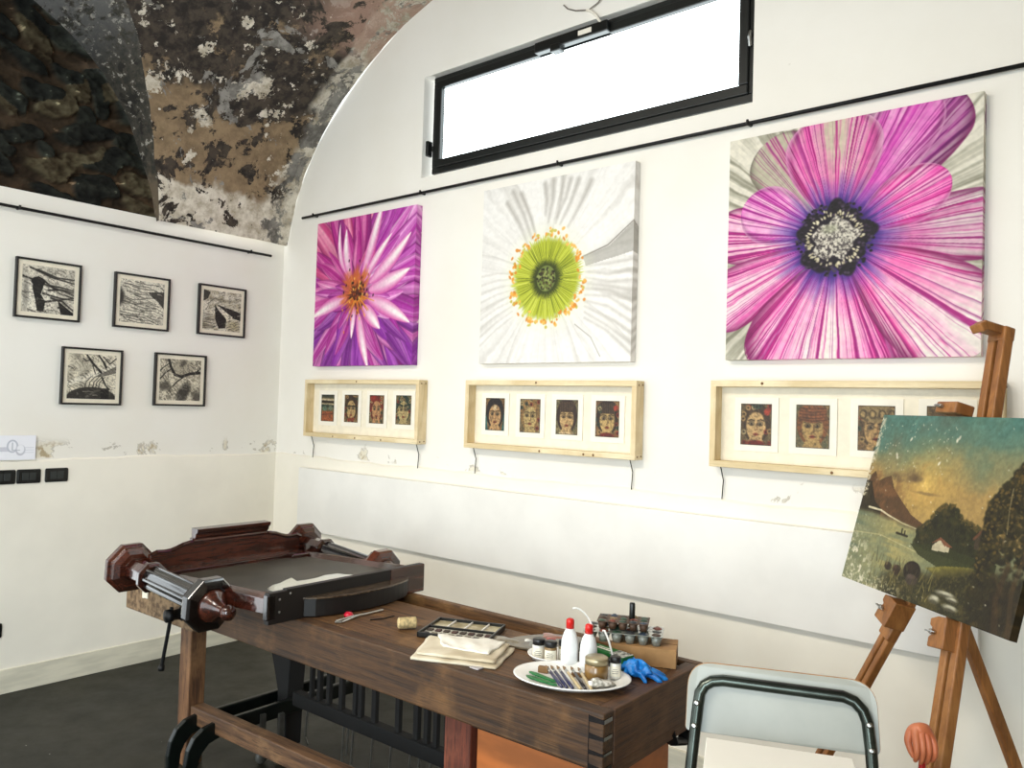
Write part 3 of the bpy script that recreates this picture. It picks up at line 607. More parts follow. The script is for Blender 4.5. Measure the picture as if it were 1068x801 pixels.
# ------------------------------------------------------------------ charcoal drawings on the left wall
def charcoal(kind):
    P = Paint(120, 120, (214, 207, 190)); rs = np.random.default_rng(50+kind); f = fbm(120, 120, 5, 4, 60+kind); g = fbm(120, 120, 26, 3, 70+kind)
    K = (26, 24, 22); G = (120, 114, 104)
    if kind == 0:
        P.mix(np.clip((f-.42)*3, 0, 1), (150, 145, 134), .6); P.ell(.30, .62, .36, .34, (226, 220, 204)); P.ell(.08, .6, .05, .3, (90, 86, 80), .6, soft=1)
        P.poly([(.2, .3), (.3, .22), (.42, .3), (.4, .45), (.36, .6), (.45, .75), (.42, .97), (.3, .97), (.26, .75), (.2, .5)], K); P.ell(.3, .34, .13, .1, K)
        for y0, y1, x0 in ((.06, .3, .15), (.1, .22, .3), (.25, .55, .0), (.3, .62, .4), (.5, .5, .5), (.58, .66, .4), (.66, .9, .55), (.75, .6, .45), (.4, .46, .55), (.85, .96, .7)): P.line([(x0, y0), ((x0+1)/2, (y0+y1)/2+rs.uniform(-.08, .08)), (1.0, y1)], .022, K, .012, .9, 2.5)
        P.poly([(.68, .7), (1, .95), (1, 1), (.75, 1)], K)
    elif kind == 1:
        P.a = lerp((222, 216, 198), (140, 134, 122), np.clip((g-.45)*2.5*np.clip(P.v+.1, 0, 1), 0, 1)); P.ell(.0, .42, .1, .2, K, .85, soft=.6); P.poly([(.62, .25), (1, .2), (1, .62), (.86, .45), (.72, .36)], (50, 47, 43), .9)
        for k in range(16):
            y = .04+.06*k; x = rs.uniform(0, .35); P.line([(x, y), (x+.25, y+.05+rs.uniform(-.03, .03)), (x+.5, y+.03), (min(1, x+.75), y+.12)], .010, (40, 38, 34), .004, .8, 2)
    elif kind == 2:
        P.mix(np.clip((f-.45)*3, 0, 1), (150, 140, 112), .8); P.poly([(0, 0), (.18, .05), (.12, .22), (0, .3)], K, .8); P.poly([(.3, .35), (.42, .5), (.62, .7), (.6, .92), (.42, .95), (.32, .72)], K); P.poly([(.34, .34), (.7, .42), (1, .5), (1, .7), (.8, .66), (.55, .48)], (34, 31, 28)); P.poly([(.48, .45), (.78, .62), (.66, .78)], (226, 218, 196), .9)
        for k in range(8): P.line([(0, .6+.05*k), (.3, .62+.05*k+rs.uniform(-.03, .03))], .012, (60, 56, 50), .005, .8, 3)
        P.line([(.2, .2), (.7, .24), (1, .16)], .04, (120, 112, 92), .02, .7, 8); P.ell(.8, .85, .18, .12, (168, 156, 120), .7, soft=1)
    elif kind == 3:
        P.a = lerp((222, 214, 192), (128, 122, 108), np.clip((f-.35)*2*(1-P.u), 0, 1)); P.poly([(0, .62), (1, .16), (1, .36), (.6, .5), (0, .72)], (226, 220, 202)); P.poly([(.55, .5), (1, .24), (1, .4), (.7, .5)], (90, 86, 78), .8); P.line([(.3, .45), (.5, .25)], .07, (140, 134, 120), .03, .6, 9)
        P.line([(.38, .03), (.5, .2), (.68, .4)], .02, K, .025); P.line([(.3, .1), (.38, .16), (.46, .1)], .01, K); P.line([(.62, .02), (.72, .16), (.78, .28)], .016, K, .026); P.line([(.72, .05), (.86, .2), (1, .06)], .014, K, .01); P.line([(.5, .25), (.56, .42)], .01, K)
        for x in (.4, .48, .56, .62, .68): P.line([(x-.05, .8), (x-.02, .62), (x+.08, .5)], .010, K, .008, .9)
        P.line([(.7, .5), (.78, .68), (.86, .78)], .018, K, .014); P.ell(.5, 1.0, .52, .27, (44, 41, 37)); P.poly([(.68, .75), (.85, .75), (.85, 1), (.68, 1)], (14, 13, 12), .8); P.line([(.4, .95), (.58, .82), (.66, .8)], .02, (140, 134, 122), .01, .6, 6)
    else:
        P.a = lerp((214, 206, 184), (128, 120, 104), np.clip((g-.4)*2.4, 0, 1)); P.ell(.56, .22, .26, .22, (170, 162, 142)); 
        P.line([(.2, .0), (.26, .2), (.36, .38), (.52, .42), (.72, .34), (1, .3)], .03, K, .035); P.line([(.86, .32), (1, .18)], .02, K); P.line([(.0, .5), (.12, .36), (.26, .24)], .014, K, .01); P.line([(.0, .3), (.1, .2), (.24, .1)], .016, K, .01); P.line([(.32, .66), (.42, .54), (.56, .44)], .014, K)
        P.ell(.58, .8, .13, .26, (44, 41, 36), .9, ang=.5, soft=.6); P.ell(.12, .66, .14, .1, (70, 66, 58), .8, soft=.8); P.ell(.92, .9, .12, .14, (60, 56, 50), .8, soft=.8); P.ell(.55, .1, .06, .1, (60, 56, 50), .7, ang=.6, soft=.8)
    n1 = fbm(P.h, P.w, 9, 4, 80+kind); n2 = fbm(P.h, P.w, 40, 3, 90+kind); ang = (.5, .15, -.4, .6, .9)[kind]; q = P.u*math.cos(ang)+P.v*math.sin(ang); p_ = -P.u*math.sin(ang)+P.v*math.cos(ang)
    hat = .5+.5*np.sin(p_*95+8*n1); P.mix(np.clip((n1-.47)*4, 0, 1)*np.clip(hat*1.4-.3, 0, 1), (74, 70, 62), .62); P.mix(np.clip((.43-n1)*5, 0, 1)*np.clip((n2-.42)*4, 0, 1), (228, 222, 204), .55); P.mix(np.clip((n2-.58)*6, 0, 1), (50, 47, 42), .5)
    for k in range(26):
        x, y = rs.uniform(0, 1, 2); a_ = ang+rs.normal(0, .5); L = rs.uniform(.08, .3); P.line([(x, y), (x+L*.5*math.cos(a_)+.02, y+L*.5*math.sin(a_)-.01), (x+L*math.cos(a_), y+L*math.sin(a_))], rs.uniform(.004, .012), [(30, 28, 25), (90, 86, 78), (224, 218, 200)][rs.integers(3)], .002, .7, 2)
    P.grain(.16, 60, 2); return P.a
cd = [((-1.665, 2.3245), 'square black framed charcoal drawing of a hunched dark figure, top row nearest the window side', 0), ((-1.147, 2.3205), 'square black framed charcoal drawing of flowing wave lines, middle of the top row', 1), ((-.625, 2.325), 'square black framed charcoal drawing of a dark bird-like shape, nearest the corner', 2), ((-1.415, 1.8615), 'square black framed charcoal drawing of branches over a dark mound, lower row', 3), ((-.888, 1.866), 'square black framed charcoal drawing of swirling roots, lower row nearest the corner', 4)]
cd[0] = (cd[0][0], 'square black framed charcoal drawing of a hunched dark figure, leftmost of the top row', 0)
for (y0, z1), lab, k in cd:
    S = .333; H = .3235; y1 = y0+S; z0 = z1-H; t = .011
    r = thing('framed_drawing', lab, 'drawing', (.001, (y0+y1)/2, z0), 0, 'charcoal drawings on the left wall')
    m = MB(); m.box(.001, .026, y0, y1, z1-t, z1).box(.001, .026, y0, y1, z0, z0+t).box(.001, .026, y0, y0+t, z0+t, z1-t).box(.001, .026, y1-t, y1, z0+t, z1-t); m.build('frame', M_BLACKF, r, .002)
    MB().box(.008, .014, y0+t, y1-t, z0+t, z1-t).build('mat_board', M_BACK, r)
    picture('drawing_sheet', charcoal(k), (.0155, y0+.034, z1-.034), (0, S-.068, 0), (0, 0, -(H-.068)), M_PIC, r)

# ------------------------------------------------------------------ shadow boxes with little face prints
def face(k):
    P = Paint(44, 58, [(150, 128, 92), (160, 140, 104), (172, 152, 112), (166, 140, 100)][k % 4]); rs = np.random.default_rng(100+k); K = (34, 26, 22)
    P.mix(fbm(58, 44, 10, 3, 200+k), [(40, 66, 60), (96, 60, 40), (60, 60, 48)][k % 3], .7)
    if k == 0:
        for y, c in ((.06, (60, 70, 66)), (.2, (220, 210, 190)), (.27, K), (.36, (210, 200, 176)), (.42, (40, 60, 56))): P.line([(0, y), (1, y+.02)], .05, c)
        P.poly([(.05, 1), (.1, .62), (.9, .62), (.95, 1)], (176, 100, 66)); P.line([(.05, .75), (.95, .7)], .02, (120, 60, 46)); P.ell(.3, .52, .16, .09, (110, 150, 140)); P.ell(.72, .5, .16, .09, (120, 140, 130))
    hair = [(38, 30, 30), (60, 44, 34), (120, 40, 34), (40, 60, 56), (34, 30, 34), (150, 120, 80), (56, 40, 34), (50, 38, 32), (70, 54, 40), (130, 84, 52), (88, 72, 52), (90, 74, 52)][k]
    skin = [(190, 150, 108), (206, 180, 132), (206, 160, 120), (200, 186, 140), (214, 176, 132), (200, 180, 130), (220, 190, 142), (210, 184, 130), (214, 184, 138), (190, 162, 110), (196, 164, 116), (190, 160, 116)][k]
    if k > 0:
        P.ell(.5, .45, .46, .48, hair)
        for q in range(9):
            P.line([(rs.uniform(0, 1), rs.uniform(0, .3)), (rs.uniform(0, 1), rs.uniform(.4, 1))], .012, tuple(x*1.7 for x in hair), .006, .6)
        P.poly([(.32, .8), (.68, .8), (.8, 1), (.2, 1)], skin)
        P.ell(.5, .55, .31 if k != 3 else .36, .34, skin)
        for s in (-1, 1):
            P.ell(.5+s*.14, .48, .085, .055, K); P.ell(.5+s*.14, .475, .068, .038, skin if k in (6, 5, 9) else (196, 180, 146)); P.ell(.5+s*.14, .485, .036, .03, K)
            P.line([(.5+s*.05, .41), (.5+s*.15, .385), (.5+s*.25, .41)], .012, K)
        P.line([(.53, .47), (.55, .62), (.47, .64)], .010, (110, 76, 54)); P.ell(.5, .735, .075, .03, (150, 44, 40)); P.line([(.41, .735), (.59, .735)], .006, K)
        if k in (6, 7): P.poly([(.18, .06), (.82, .06), (.82, .37), (.18, .37)], hair); [P.line([(x, .08), (x, .36)], .006, (150, 130, 110)) for x in np.linspace(.22, .78, 9)]
        if k in (1, 2, 5, 7, 8, 10, 3):
            for q in range(22):
                x, y = rs.uniform(0, 1), rs.uniform(0, 1)
                if abs(x-.5) < .3 and .2 < y < .88: continue
                P.ell(x, y, .075, .058, [(60, 84, 76), (190, 160, 112), (150, 60, 48), (204, 190, 150)][rs.integers(4)]); P.ell(x, y, .035, .027, K, .9)
        if k == 9:
            P.ell(.5, .2, .42, .22, (150, 96, 64)); [P.line([(.12, y), (.5, y+.03), (.88, y)], .012, (90, 52, 38)) for y in (.08, .15, .22, .29, .35)]
        if k == 10: P.ell(.5, .18, .5, .2, (150, 132, 96)); [(P.ell(x, .2, .1, .1, K, .6), P.ell(x, .2, .07, .07, (176, 154, 110))) for x in (.15, .4, .66, .9)]
        if k == 11: [P.line([(0, y), (1, y)], .012, (110, 92, 66)) for y in np.linspace(.03, .3, 7)]
        if k in (7, 8): P.ell(.5, .95, .3, .08, (120, 40, 36)); P.ell(.85, .2, .1, .08, (180, 70, 54))
        if k == 4: P.ell(.5, .3, .1, .08, (226, 210, 180)); P.line([(0, .5), (.1, 1)], .05, (40, 110, 120)); P.line([(1, .5), (.92, 1)], .05, (40, 110, 120))
        if k == 6: [P.ell(x, .95, .03, .025, (230, 220, 200)) for x in np.linspace(.2, .8, 7)]
        if k == 1: P.line([(.1, .42), (.9, .42)], .02, K); P.line([(.3, .9), (.7, .86)], .05, (160, 70, 54))
        if k == 2: P.ell(.25, .12, .2, .12, (170, 50, 44)); P.ell(.5, .8, .05, .025, (40, 24, 22))
        if k == 3: P.line([(.05, .3), (.45, .36)], .03, (30, 50, 46)); P.line([(.95, .3), (.55, .36)], .03, (30, 50, 46))
    P.a = P.a*np.array((.84, .80, .72)); P.mix(np.clip((fbm(58, 44, 18, 3, 300+k)-.5)*5, 0, 1), (52, 42, 32), .45); P.line([(0, 0), (1, 0), (1, 1), (0, 1), (0, 0)], .02, (50, 42, 34)); P.grain(.25, 30, 2); return P.a
boxes = [((.394, 1.470, 1.370, 1.738), 'pale pine box frame holding four small masks and faces, nearest the corner', ((.574, 1.557), (.811, 1.559), (1.051, 1.560), (1.290, 1.562)),
          ['white card with a small banded mask print, first in the corner box', 'white card with a small green-eyed stacked face print, second in the corner box', 'white card with a small red-flowered face print, third in the corner box', 'white card with a small long-nosed dark green face print, last in the corner box']),
         ((1.830, 2.894, 1.374, 1.7365), 'pale pine box frame holding four small faces, middle one under the white flower', ((2.002, 1.558), (2.239, 1.557), (2.471, 1.557), (2.707, 1.556)),
          ['white card with a dark-haired face print between teal strips, first in the middle box', 'white card with a face print ringed by round flowers, second in the middle box', 'white card with a dark-fringed sleeping woman face print, third in the middle box', 'white card with a fringed face print with coloured circles, last in the middle box']),
         ((3.256, 4.33, 1.374, 1.738), 'pale pine box frame partly hidden by the easel', ((3.438, 1.5575), (3.671, 1.558), (3.909, 1.560), (4.148, 1.563)),
          ['white card with a curly-haired woman face print, first in the box behind the easel', 'white card with a turbaned woman face print, second in the box behind the easel', 'white card with a round-eyed face print, partly behind the landscape painting', 'white card with a striped print, mostly hidden behind the landscape painting'])]
kf = 0
BD = .07
for (x0, x1, z0, z1), lab, cs, labs in boxes:
    r = thing('box_frame', lab, 'frame', ((x0+x1)/2, -.001, z0), 0, 'pine box frames on the right wall'); t = .026
    MB().box(x0, x1, -BD, -.001, z1-t, z1).build('frame_rail', M_PINE, r, .002); MB().box(x0, x1, -BD, -.001, z0, z0+t).build('frame_rail', M_PINE, r, .002)
    for a, b_ in ((x0, x0+t), (x1-t, x1)): MB().box(a, b_, -BD, -.001, z0+t, z1-t).build('frame_upright', M_PINEZ, r, .002)
    MB().box(x0+t, x1-t, -.012, -.002, z0+t, z1-t).build('backing', M_BACK, r)
    for (qx, qy, qz) in ((x1+.0005, -.018, z1-.018), (x1+.0005, -.05, z1-.02), (x1+.0005, -.018, z0+.016), (x1+.0005, -.05, z0+.014)):
        MB().lathe([(.0045, 0), (.003, .002)], 10, frame_from((qx, qy, qz), (0, 1, 0), (1, 0, 0))).build('screw_head', M_KNOT, r)
    for q in range(4):
        MB().lathe([(.006, 0), (.004, .0012)], 10, frame_from((x0+(x1-x0)*random.uniform(.15, .85), -BD-.0005, random.choice((z0+.010, z1-.012))), (1, 0, 0), (0, -1, 0))).build('wood_knot', M_KNOT, r)
    for cx in (x0+.035, x1-.05):
        MB().tube([(cx, -.03, z0+.002), (cx+.006, -.012, z0-.06), (cx+.002, -.014, z0-.14)], .0025, 6).build('cord', M_IRON, r)
    for i, (cx, cz) in enumerate(cs):
        W2, H2 = .094, .112
        c = thing('face_print', labs[i], 'print', (cx, -.013, cz-H2), 0, 'small face prints in the pine boxes')
        MB().box(cx-W2, cx+W2, -.0165, -.0125, cz-H2, cz+H2).build('mount_card', M_CARD, c)
        picture('print_sheet', face(kf), (cx-.066, -.018, cz+.086), (.132, 0, 0), (0, 0, -.172), M_PIC, c); kf += 1

# ------------------------------------------------------------------ white board, notice, sockets
pb = MB().box(.335, 4.262, -.052, -.022, .758, 1.160)
o = pb.build('wall_board', M_PANEL, bevel=.004); tag(o, 'long white board standing proud of the wall behind the workbench', 'board')
MB().box(.5, 4.2, -.025, -.010, .80, 1.1).build('batten', M_PANEL, o)
def notice():
    P = Paint(90, 70, (240, 240, 246)); G = (176, 178, 190)
    for v in (.5, .6, .7): P.line([(.55, v), (.95, v)], .006, G)
    P.line([(.0, .56), (.45, .56)], .09, (206, 206, 216), .09); P.ell(.42, .44, .14, .26, (188, 190, 202)); P.ell(.42, .44, .10, .2, (240, 240, 246)); P.ell(.62, .6, .12, .22, (196, 196, 206)); P.ell(.62, .56, .09, .18, (240, 240, 246)); P.line([(.42, .3), (.42, .6), (.6, .6)], .012, (170, 172, 184))
    return P.a
tag(picture('paper_notice', notice(), (.0135, -1.72, 1.367), (0, .195, 0), (0, 0, -.131), M_PIC, None, .002, (-1, 0, 0)), 'white paper notice with faint grey rings taped above the black sockets', 'paper')
for y0, z0, lab in ((-1.735, 1.108, 'black wall socket plate cut by the photo edge, leftmost under the paper notice'), (-1.612, 1.108, 'black wall socket plate, middle of the row below the paper notice'), (-1.472, 1.109, 'black wall socket plate, end of the row nearest the corner'), (-1.765, .300, 'black wall socket plate low on the left wall near the floor')):
    y1 = y0+.118; z1 = z0+.076; r = thing('wall_socket', lab, 'socket', (.010, (y0+y1)/2, z0), 0, 'black wall socket plates')
    c = MB(); Mx = frame_from((.010, (y0+y1)/2, (z0+z1)/2), (0, 1, 0), (1, 0, 0)); hw, hh = .059, .038
    rr = lambda k: [((hw-k)*sx, (hh-k)*sy) for sx, sy in ((-1, -.8), (-.93, -1), (.93, -1), (1, -.8), (1, .8), (.93, 1), (-.93, 1), (-1, .8))]
    c.prism(rr(0), 0, .007, Mx); c.prism(rr(.006), .007, .010, Mx); c.build('cover_plate', M_BLACKP, r, .002)
    MB().box(.0205, .0225, (y0+y1)/2-.034, (y0+y1)/2-.002, z0+.018, z1-.018).box(.0205, .0225, (y0+y1)/2+.002, (y0+y1)/2+.034, z0+.018, z1-.018).build('switch_module', plain('dark_grey_plastic', (46, 50, 49), .35), r, .001)

# ------------------------------------------------------------------ workbench (bench frame: x along the front edge, y to the wall, z up)
TOP = .80
def bthing(name, label, cat, x, y, z, rot=0.0, group=None): return thing(name, label, cat, tuple(bw(x, y, z)), ANG+rot, group)
wb = bthing('workbench', 'old long wooden workbench with a trough along its back edge', 'workbench', -1.2, .28, 0)
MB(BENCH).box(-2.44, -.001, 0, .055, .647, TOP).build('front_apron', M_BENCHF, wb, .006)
MB(BENCH).box(-2.44, -.048, .055, .262, .745, TOP-.001).build('top_plank', M_BENCH, wb, .003)
MB(BENCH).box(-2.44, -.048, .264, .46, .745, TOP-.0015).build('top_plank', M_BENCH, wb, .003)
MB(BENCH).box(-2.44, -.048, .46, .565, .725, .745).build('trough_floor', M_BENCH, wb)
MB(BENCH).box(-2.44, -.001, .565, .598, .645, TOP+.001).build('back_rail', M_BENCH, wb, .004)
MB(BENCH).box(-.048, .001, .055, .565, .650, TOP).build('end_board', M_BENCHY, wb, .004)
MB(BENCH).box(-2.44, -2.40, .055, .565, .650, TOP).build('end_board', M_BENCHY, wb, .004)
MB(BENCH).box(-.046, -.006, .06, .50, .612, .650).build('end_rail', M_BENCHY, wb, .003)
dv = MB(BENCH)
for z0, z1 in ((.775, .786), (.731, .740), (.690, .697), (.650, .660)):
    dv.add([(-.046, -.001, z0-.003), (.0015, -.001, z0), (.0015, -.001, z1), (-.046, -.001, z1+.003), (-.046, .01, z0-.003), (.0015, .01, z0), (.0015, .01, z1), (-.046, .01, z1+.003)], [(0, 1, 2, 3), (4, 7, 6, 5), (0, 4, 5, 1), (1, 5, 6, 2), (2, 6, 7, 3), (3, 7, 4, 0)])
    dv.box(-.008, .0018, .0, .040, z0, z1)
dv.box(-.0475, -.0455, -.001, .01, .650, .79)
dv.build('dovetail_gap', M_EBONY, wb)
MB(BENCH).box(-2.215, -2.130, .058, .135, 0, .66).build('leg', M_LEG, wb, .005)
MB(BENCH).box(-.645, -.535, .085, .17, 0, .66).build('leg', M_REDLEG, wb, .005)
m = MB(BENCH); vs = []
for z, xa, xb in ((0, -2.045, -1.985), (.25, -2.056, -1.978), (.66, -2.20, -1.95)): vs += [(xa, .46, z), (xb, .46, z), (xb, .55, z), (xa, .55, z)]
m.add(vs, [(0, 3, 2, 1), (8, 9, 10, 11)]+[(l*4+k, l*4+(k+1) % 4, l*4+4+(k+1) % 4, l*4+4+k) for l in (0, 1) for k in range(4)]); m.build('leg', M_BLACKW, wb, .004)
MB(BENCH).box(-.62, -.54, .46, .54, 0, .66).build('leg', M_BLACKW, wb, .004)
MB(BENCH).box(-.07, -.01, .42, .49, 0, .62).build('leg', M_BLACKW, wb, .004) if False else None
MB(BENCH).bar((-2.13, .10, .225), (-.64, .12, .245), .062, .075).build('stretcher', wood('stretcher_wood', (66, 44, 28), (112, 80, 52), (132, 100, 68), 'X', .65, 12, 3), wb, .006)
MB(BENCH).box(-.52, -.05, .10, .47, .46, .600).build('drawer', M_ORANGE, wb, .004)
MB(BENCH).box(-.53, -.04, .09, .095, .600, .64).build('drawer_runner', M_BLACKW, wb)
MB(BENCH).tube([(-.02, .41, .63), (-.02, .43, .595), (-.02, .50, .575), (-.02, .535, .60), (-.02, .53, .65)], .013, 8, flat=1.6).build('iron_bracket', M_IRON, wb)
jw = MB(BENCH).box(-2.50, -1.93, -.052, -.001, .640, .790).build('vise_jaw', M_JAW, wb, .008)
MB(BENCH).lathe([(.0, 0), (.030, .0), (.030, .02), (.022, .026), (.020, .06), (.026, .062), (.026, .085), (.0, .09)], 16, frame_from(bw(-1.985, -.052, .71)[:] if False else (-1.985, -.052, .712), (1, 0, 0), (0, -1, 0))).build('vise_screw', M_IRON, wb)
MB(BENCH).tube([(-1.985, -.115, .745), (-1.985, -.115, .715), (-2.045, -.115, .49)], .0075, 8).lathe([(0, -.012), (.013, -.010), (.013, .010), (0, .012)], 10, Matrix.Translation((-2.046, -.115, .487))).build('vise_handle', M_IRON, wb)
MB(BENCH).box(-2.33, -2.30, -.056, -.051, .715, .745).box(-2.345, -2.333, -.056, -.051, .712, .742).build('paper_scrap', M_BACK, wb, label='small pale label stuck on the rough vise jaw')

# ------------------------------------------------------------------ spindle frame stored under the bench
sf = bthing('spindle_frame', 'blackened wooden spindle frame with curved runners stored under the workbench', 'frame', -1.5, .40, 0)
def runner(x):
    o_ = [(-.052, .035), (-.054, .10), (-.044, .155), (-.020, .200), (.02, .228), (.07, .238), (.82, .238)]
    i_ = [(.82, .170), (.10, .172), (.05, .160), (.02, .130), (.004, .095), (-.002, .035)]
    MB(BENCH).prism(o_+i_, -.014, .014, Matrix(((0, 0, 1, x), (1, 0, 0, 0), (0, 1, 0, 0), (0, 0, 0, 1)))).build('curved_runner', M_GREENIRON, sf, .006)
runner(-2.088); runner(-1.950)
MB(BENCH).box(-1.90, -.66, .43, .475, .225, .285).build('lower_rail', M_BLACKW, sf, .004)
MB(BENCH).box(-1.90, -.66, .435, .47, .615, .640).build('upper_rail', M_BLACKW, sf, .004)
for px_, wv in ((-1.79, .016), (-1.735, .022), (-1.67, .022), (-1.585, .024), (-1.495, .022), (-1.46, .022), (-1.375, .026), (-1.235, .024), (-1.13, .026), (-1.075, .024), (-1.025, .022), (-.965, .024), (-.91, .022), (-.85, .022), (-.79, .022)):
    MB(BENCH).box(px_-wv/2, px_+wv/2, .441, .463, .28, .62).build('spindle', M_BLACKW, sf, .003)
for sx, ln, fl in ((-1.80, .12, .06), (-1.55, .16, -.09), (-1.52, .12, .0), (-1.49, .15, .05), (-1.37, .15, .0), (-1.26, .15, -.09), (-1.15, .14, .0), (-1.10, .14, .03), (-1.04, .14, .0)):
    p = [(sx, .44, .23), (sx-.004, .435, .23-ln)] + ([(sx+fl, .40, .225-ln)] if fl else [])
    MB(BENCH).tube(p, .0045, 6).build('wire_foot', plain('dull_wire', (128, 126, 120), .4, .8), sf)
for cx, cy in ((-1.93, .30), (-1.88, .36)):
    MB(BENCH).lathe([(0, -.012), (.03, -.012), (.034, 0), (.03, .012), (0, .012)], 14, frame_from((cx, cy, .034), (0, 1, 0), (1, .3, 0))).box(cx-.008, cx+.008, cy-.012, cy+.012, .03, .215).build('castor', plain('grey_castor', (84, 82, 76), .5), sf)

# ------------------------------------------------------------------ ornate mahogany mirror lying on the bench
mr = bthing('ornate_mirror', 'antique mahogany mirror frame with octagonal columns lying on the workbench', 'mirror', -1.75, .266, TOP)
def zr(x): return .897-.045*(-1.34-x)
MY = .266
# front (base) board with a bow-fronted shelf
bd = MB(BENCH); poly = [(-.12, .800), (.652, .800), (.652, .917), (-.045, .917), (-.045, .912), (-.12, .912)]
bd.prism(poly, 0, .028, Matrix(((0, 0, -1, -1.318), (1, 0, 0, 0), (0, 1, 0, 0), (0, 0, 0, 1)))); bd.build('base_board', M_EBONYM, mr, .003)
MB(BENCH).box(-1.319, -1.3155, .46, .652, .802, .915).build('board_end_panel', M_MAHOGY, mr, .001)
bow = [(.03, 0)]+[(.03+.53*i/16, .075*math.sin(math.pi*i/16)**.6) for i in range(1, 16)]+[(.56, 0)]
sh = MB(BENCH); T4 = Matrix(((0, 1, 0, -1.318), (1, 0, 0, 0), (0, 0, 1, 0), (0, 0, 0, 1)))
sh.prism(bow, .803, .868, T4); sh.build('bow_shelf', M_EBONYM, mr, .003)
bow2 = [(y, d+.006) for y, d in bow]; MB(BENCH).prism([(.026, 0)]+bow2[1:-1]+[(.564, 0)], .868, .874, T4).build('shelf_top', plain('speckled_shelf_top', (52, 40, 30), .25, c2=(96, 80, 62), scale=60, coat=.6), mr, .001)  # shelf top: dark brown with fine paler speckles
for yy, zz in ((-.075, .885), (-.075, .84), (-.03, .90)):
    MB(BENCH).lathe([(.005, 0), (.003, .002)], 8, frame_from((-1.318, yy, zz), (0, 1, 0), (1, 0, 0))).build('screw_head', M_STEEL, mr)
# side rails (moulded), back and front rails, bed
def rails(y0, y1, name):
    m = MB(BENCH); xs = (-2.16, -1.346); n = 7
    prof = [(0, 0), (0, .055), (.18, .066), (.30, .060), (.42, .068), (.58, .060), (.74, .052), (1, .040), (1, 0)]
    for k in range(len(prof)-1):
        pass
    vs = []
    for x in xs:
        for q, hh in prof: vs.append((x, y0+(y1-y0)*q, zr(x)-.062+hh))
    n = len(prof); fs = [(k, k+1, n+k+1, n+k) for k in range(n-1)]+[(n-1, 0, n, 2*n-1), tuple(range(n)), tuple(range(2*n-1, n-1, -1))]
    m.add(vs, fs); m.build(name, M_MAHOG, mr, .0025)
rails(-.118, -.035, 'side_rail'); rails(.65, .567, 'side_rail')
MB(BENCH).box(-2.17, -2.09, -.1, .632, .800, zr(-2.13)+.004).box(-2.09, -2.05, -.04, .572, .81, zr(-2.07)-.012).build('back_rail', M_MAHOGY, mr, .004)
MB(BENCH).box(-1.346, -1.31-.008, -.126, -.09, .815, .905).build('corner_block', M_EBONY, mr, .004)
MB(BENCH).box(-2.085, -2.03, .50, .60, zr(-2.0)-.02, zr(-2.0)+.006).build('corner_block', M_MAHOG, mr, .006)
M_BEDM = plain('dusty_grey_backing', (66, 64, 55), .45, c2=(48, 46, 40), scale=5)
g0, g1 = zr(-2.05)-.011, zr(-1.346)-.011
MB(BENCH).add([(-2.07, -.05, g0), (-1.345, -.05, g1), (-1.345, .58, g1), (-2.07, .58, g0), (-2.07, -.05, g0-.012), (-1.345, -.05, g1-.012), (-1.345, .58, g1-.012), (-2.07, .58, g0-.012)], [(0, 1, 2, 3), (4, 7, 6, 5), (0, 4, 5, 1), (1, 5, 6, 2), (2, 6, 7, 3), (3, 7, 4, 0)]).build('backing_board', M_BEDM, mr)
M_SHARD = plain('mirror_shard_silver', (222, 222, 216), .10, 1.0, var=.02)
jag = [(-1.346, -.034), (-1.498, -.010), (-1.520, .02), (-1.547, .053), (-1.560, .10), (-1.587, .136), (-1.618, .193), (-1.585, .18), (-1.539, .161), (-1.53, .21), (-1.534, .258), (-1.555, .31), (-1.545, .369), (-1.50, .375), (-1.456, .39), (-1.415, .41), (-1.346, .43)]
zg = lambda x: zr(x)-.0108
m = MB(BENCH); n = len(jag); m.add([(x, y, zg(x)) for x, y in jag]+[(x, y, zg(x)+.003) for x, y in jag], [tuple(range(n))[::-1], tuple(range(n, 2*n))]+[(i, (i+1) % n, n+(i+1) % n, n+i) for i in range(n)])
m.build('mirror_shard', M_SHARD, mr, label='broken piece of bright mirror glass with a jagged edge')
# crest
cr = MB(BENCH); yc = MY-.02; pl = []
half = [(.375, .825), (.375, .935), (.350, .946), (.318, .943), (.290, .945), (.262, .953), (.235, .963), (.205, .969), (.190, .970), (.190, .985)]
pl = [(yc-a, z) for a, z in half]+[(yc+a, z) for a, z in half[::-1]]
cr.prism(pl, 0, .026, Matrix(((0, 0, 1, -2.17), (1, 0, 0, 0), (0, 1, 0, 0), (0, 0, 0, 1)))); crest = cr.build('crest_panel', M_MAHOGY, mr, .003)
for s in (-1, 1): MB(BENCH).tube([(-2.142, yc+s*a, z) for a, z in half[1:-1]], .009, 8).build('crest_moulding', M_MAHOG, crest)
co_p = [(0, .962), (.020, .962), (.026, .972), (.024, .980), (.036, .990), (.038, 1.002), (.050, 1.010), (.052, 1.026), (0, 1.028)]
cn = MB(BENCH); cn.prism([(a, z) for a, z in co_p], yc-.185, yc+.185, Matrix(((1, 0, 0, -2.165), (0, 0, 1, 0), (0, 1, 0, 0), (0, 0, 0, 1)))); cn.build('crest_cornice', M_MAHOGY, crest, .002)
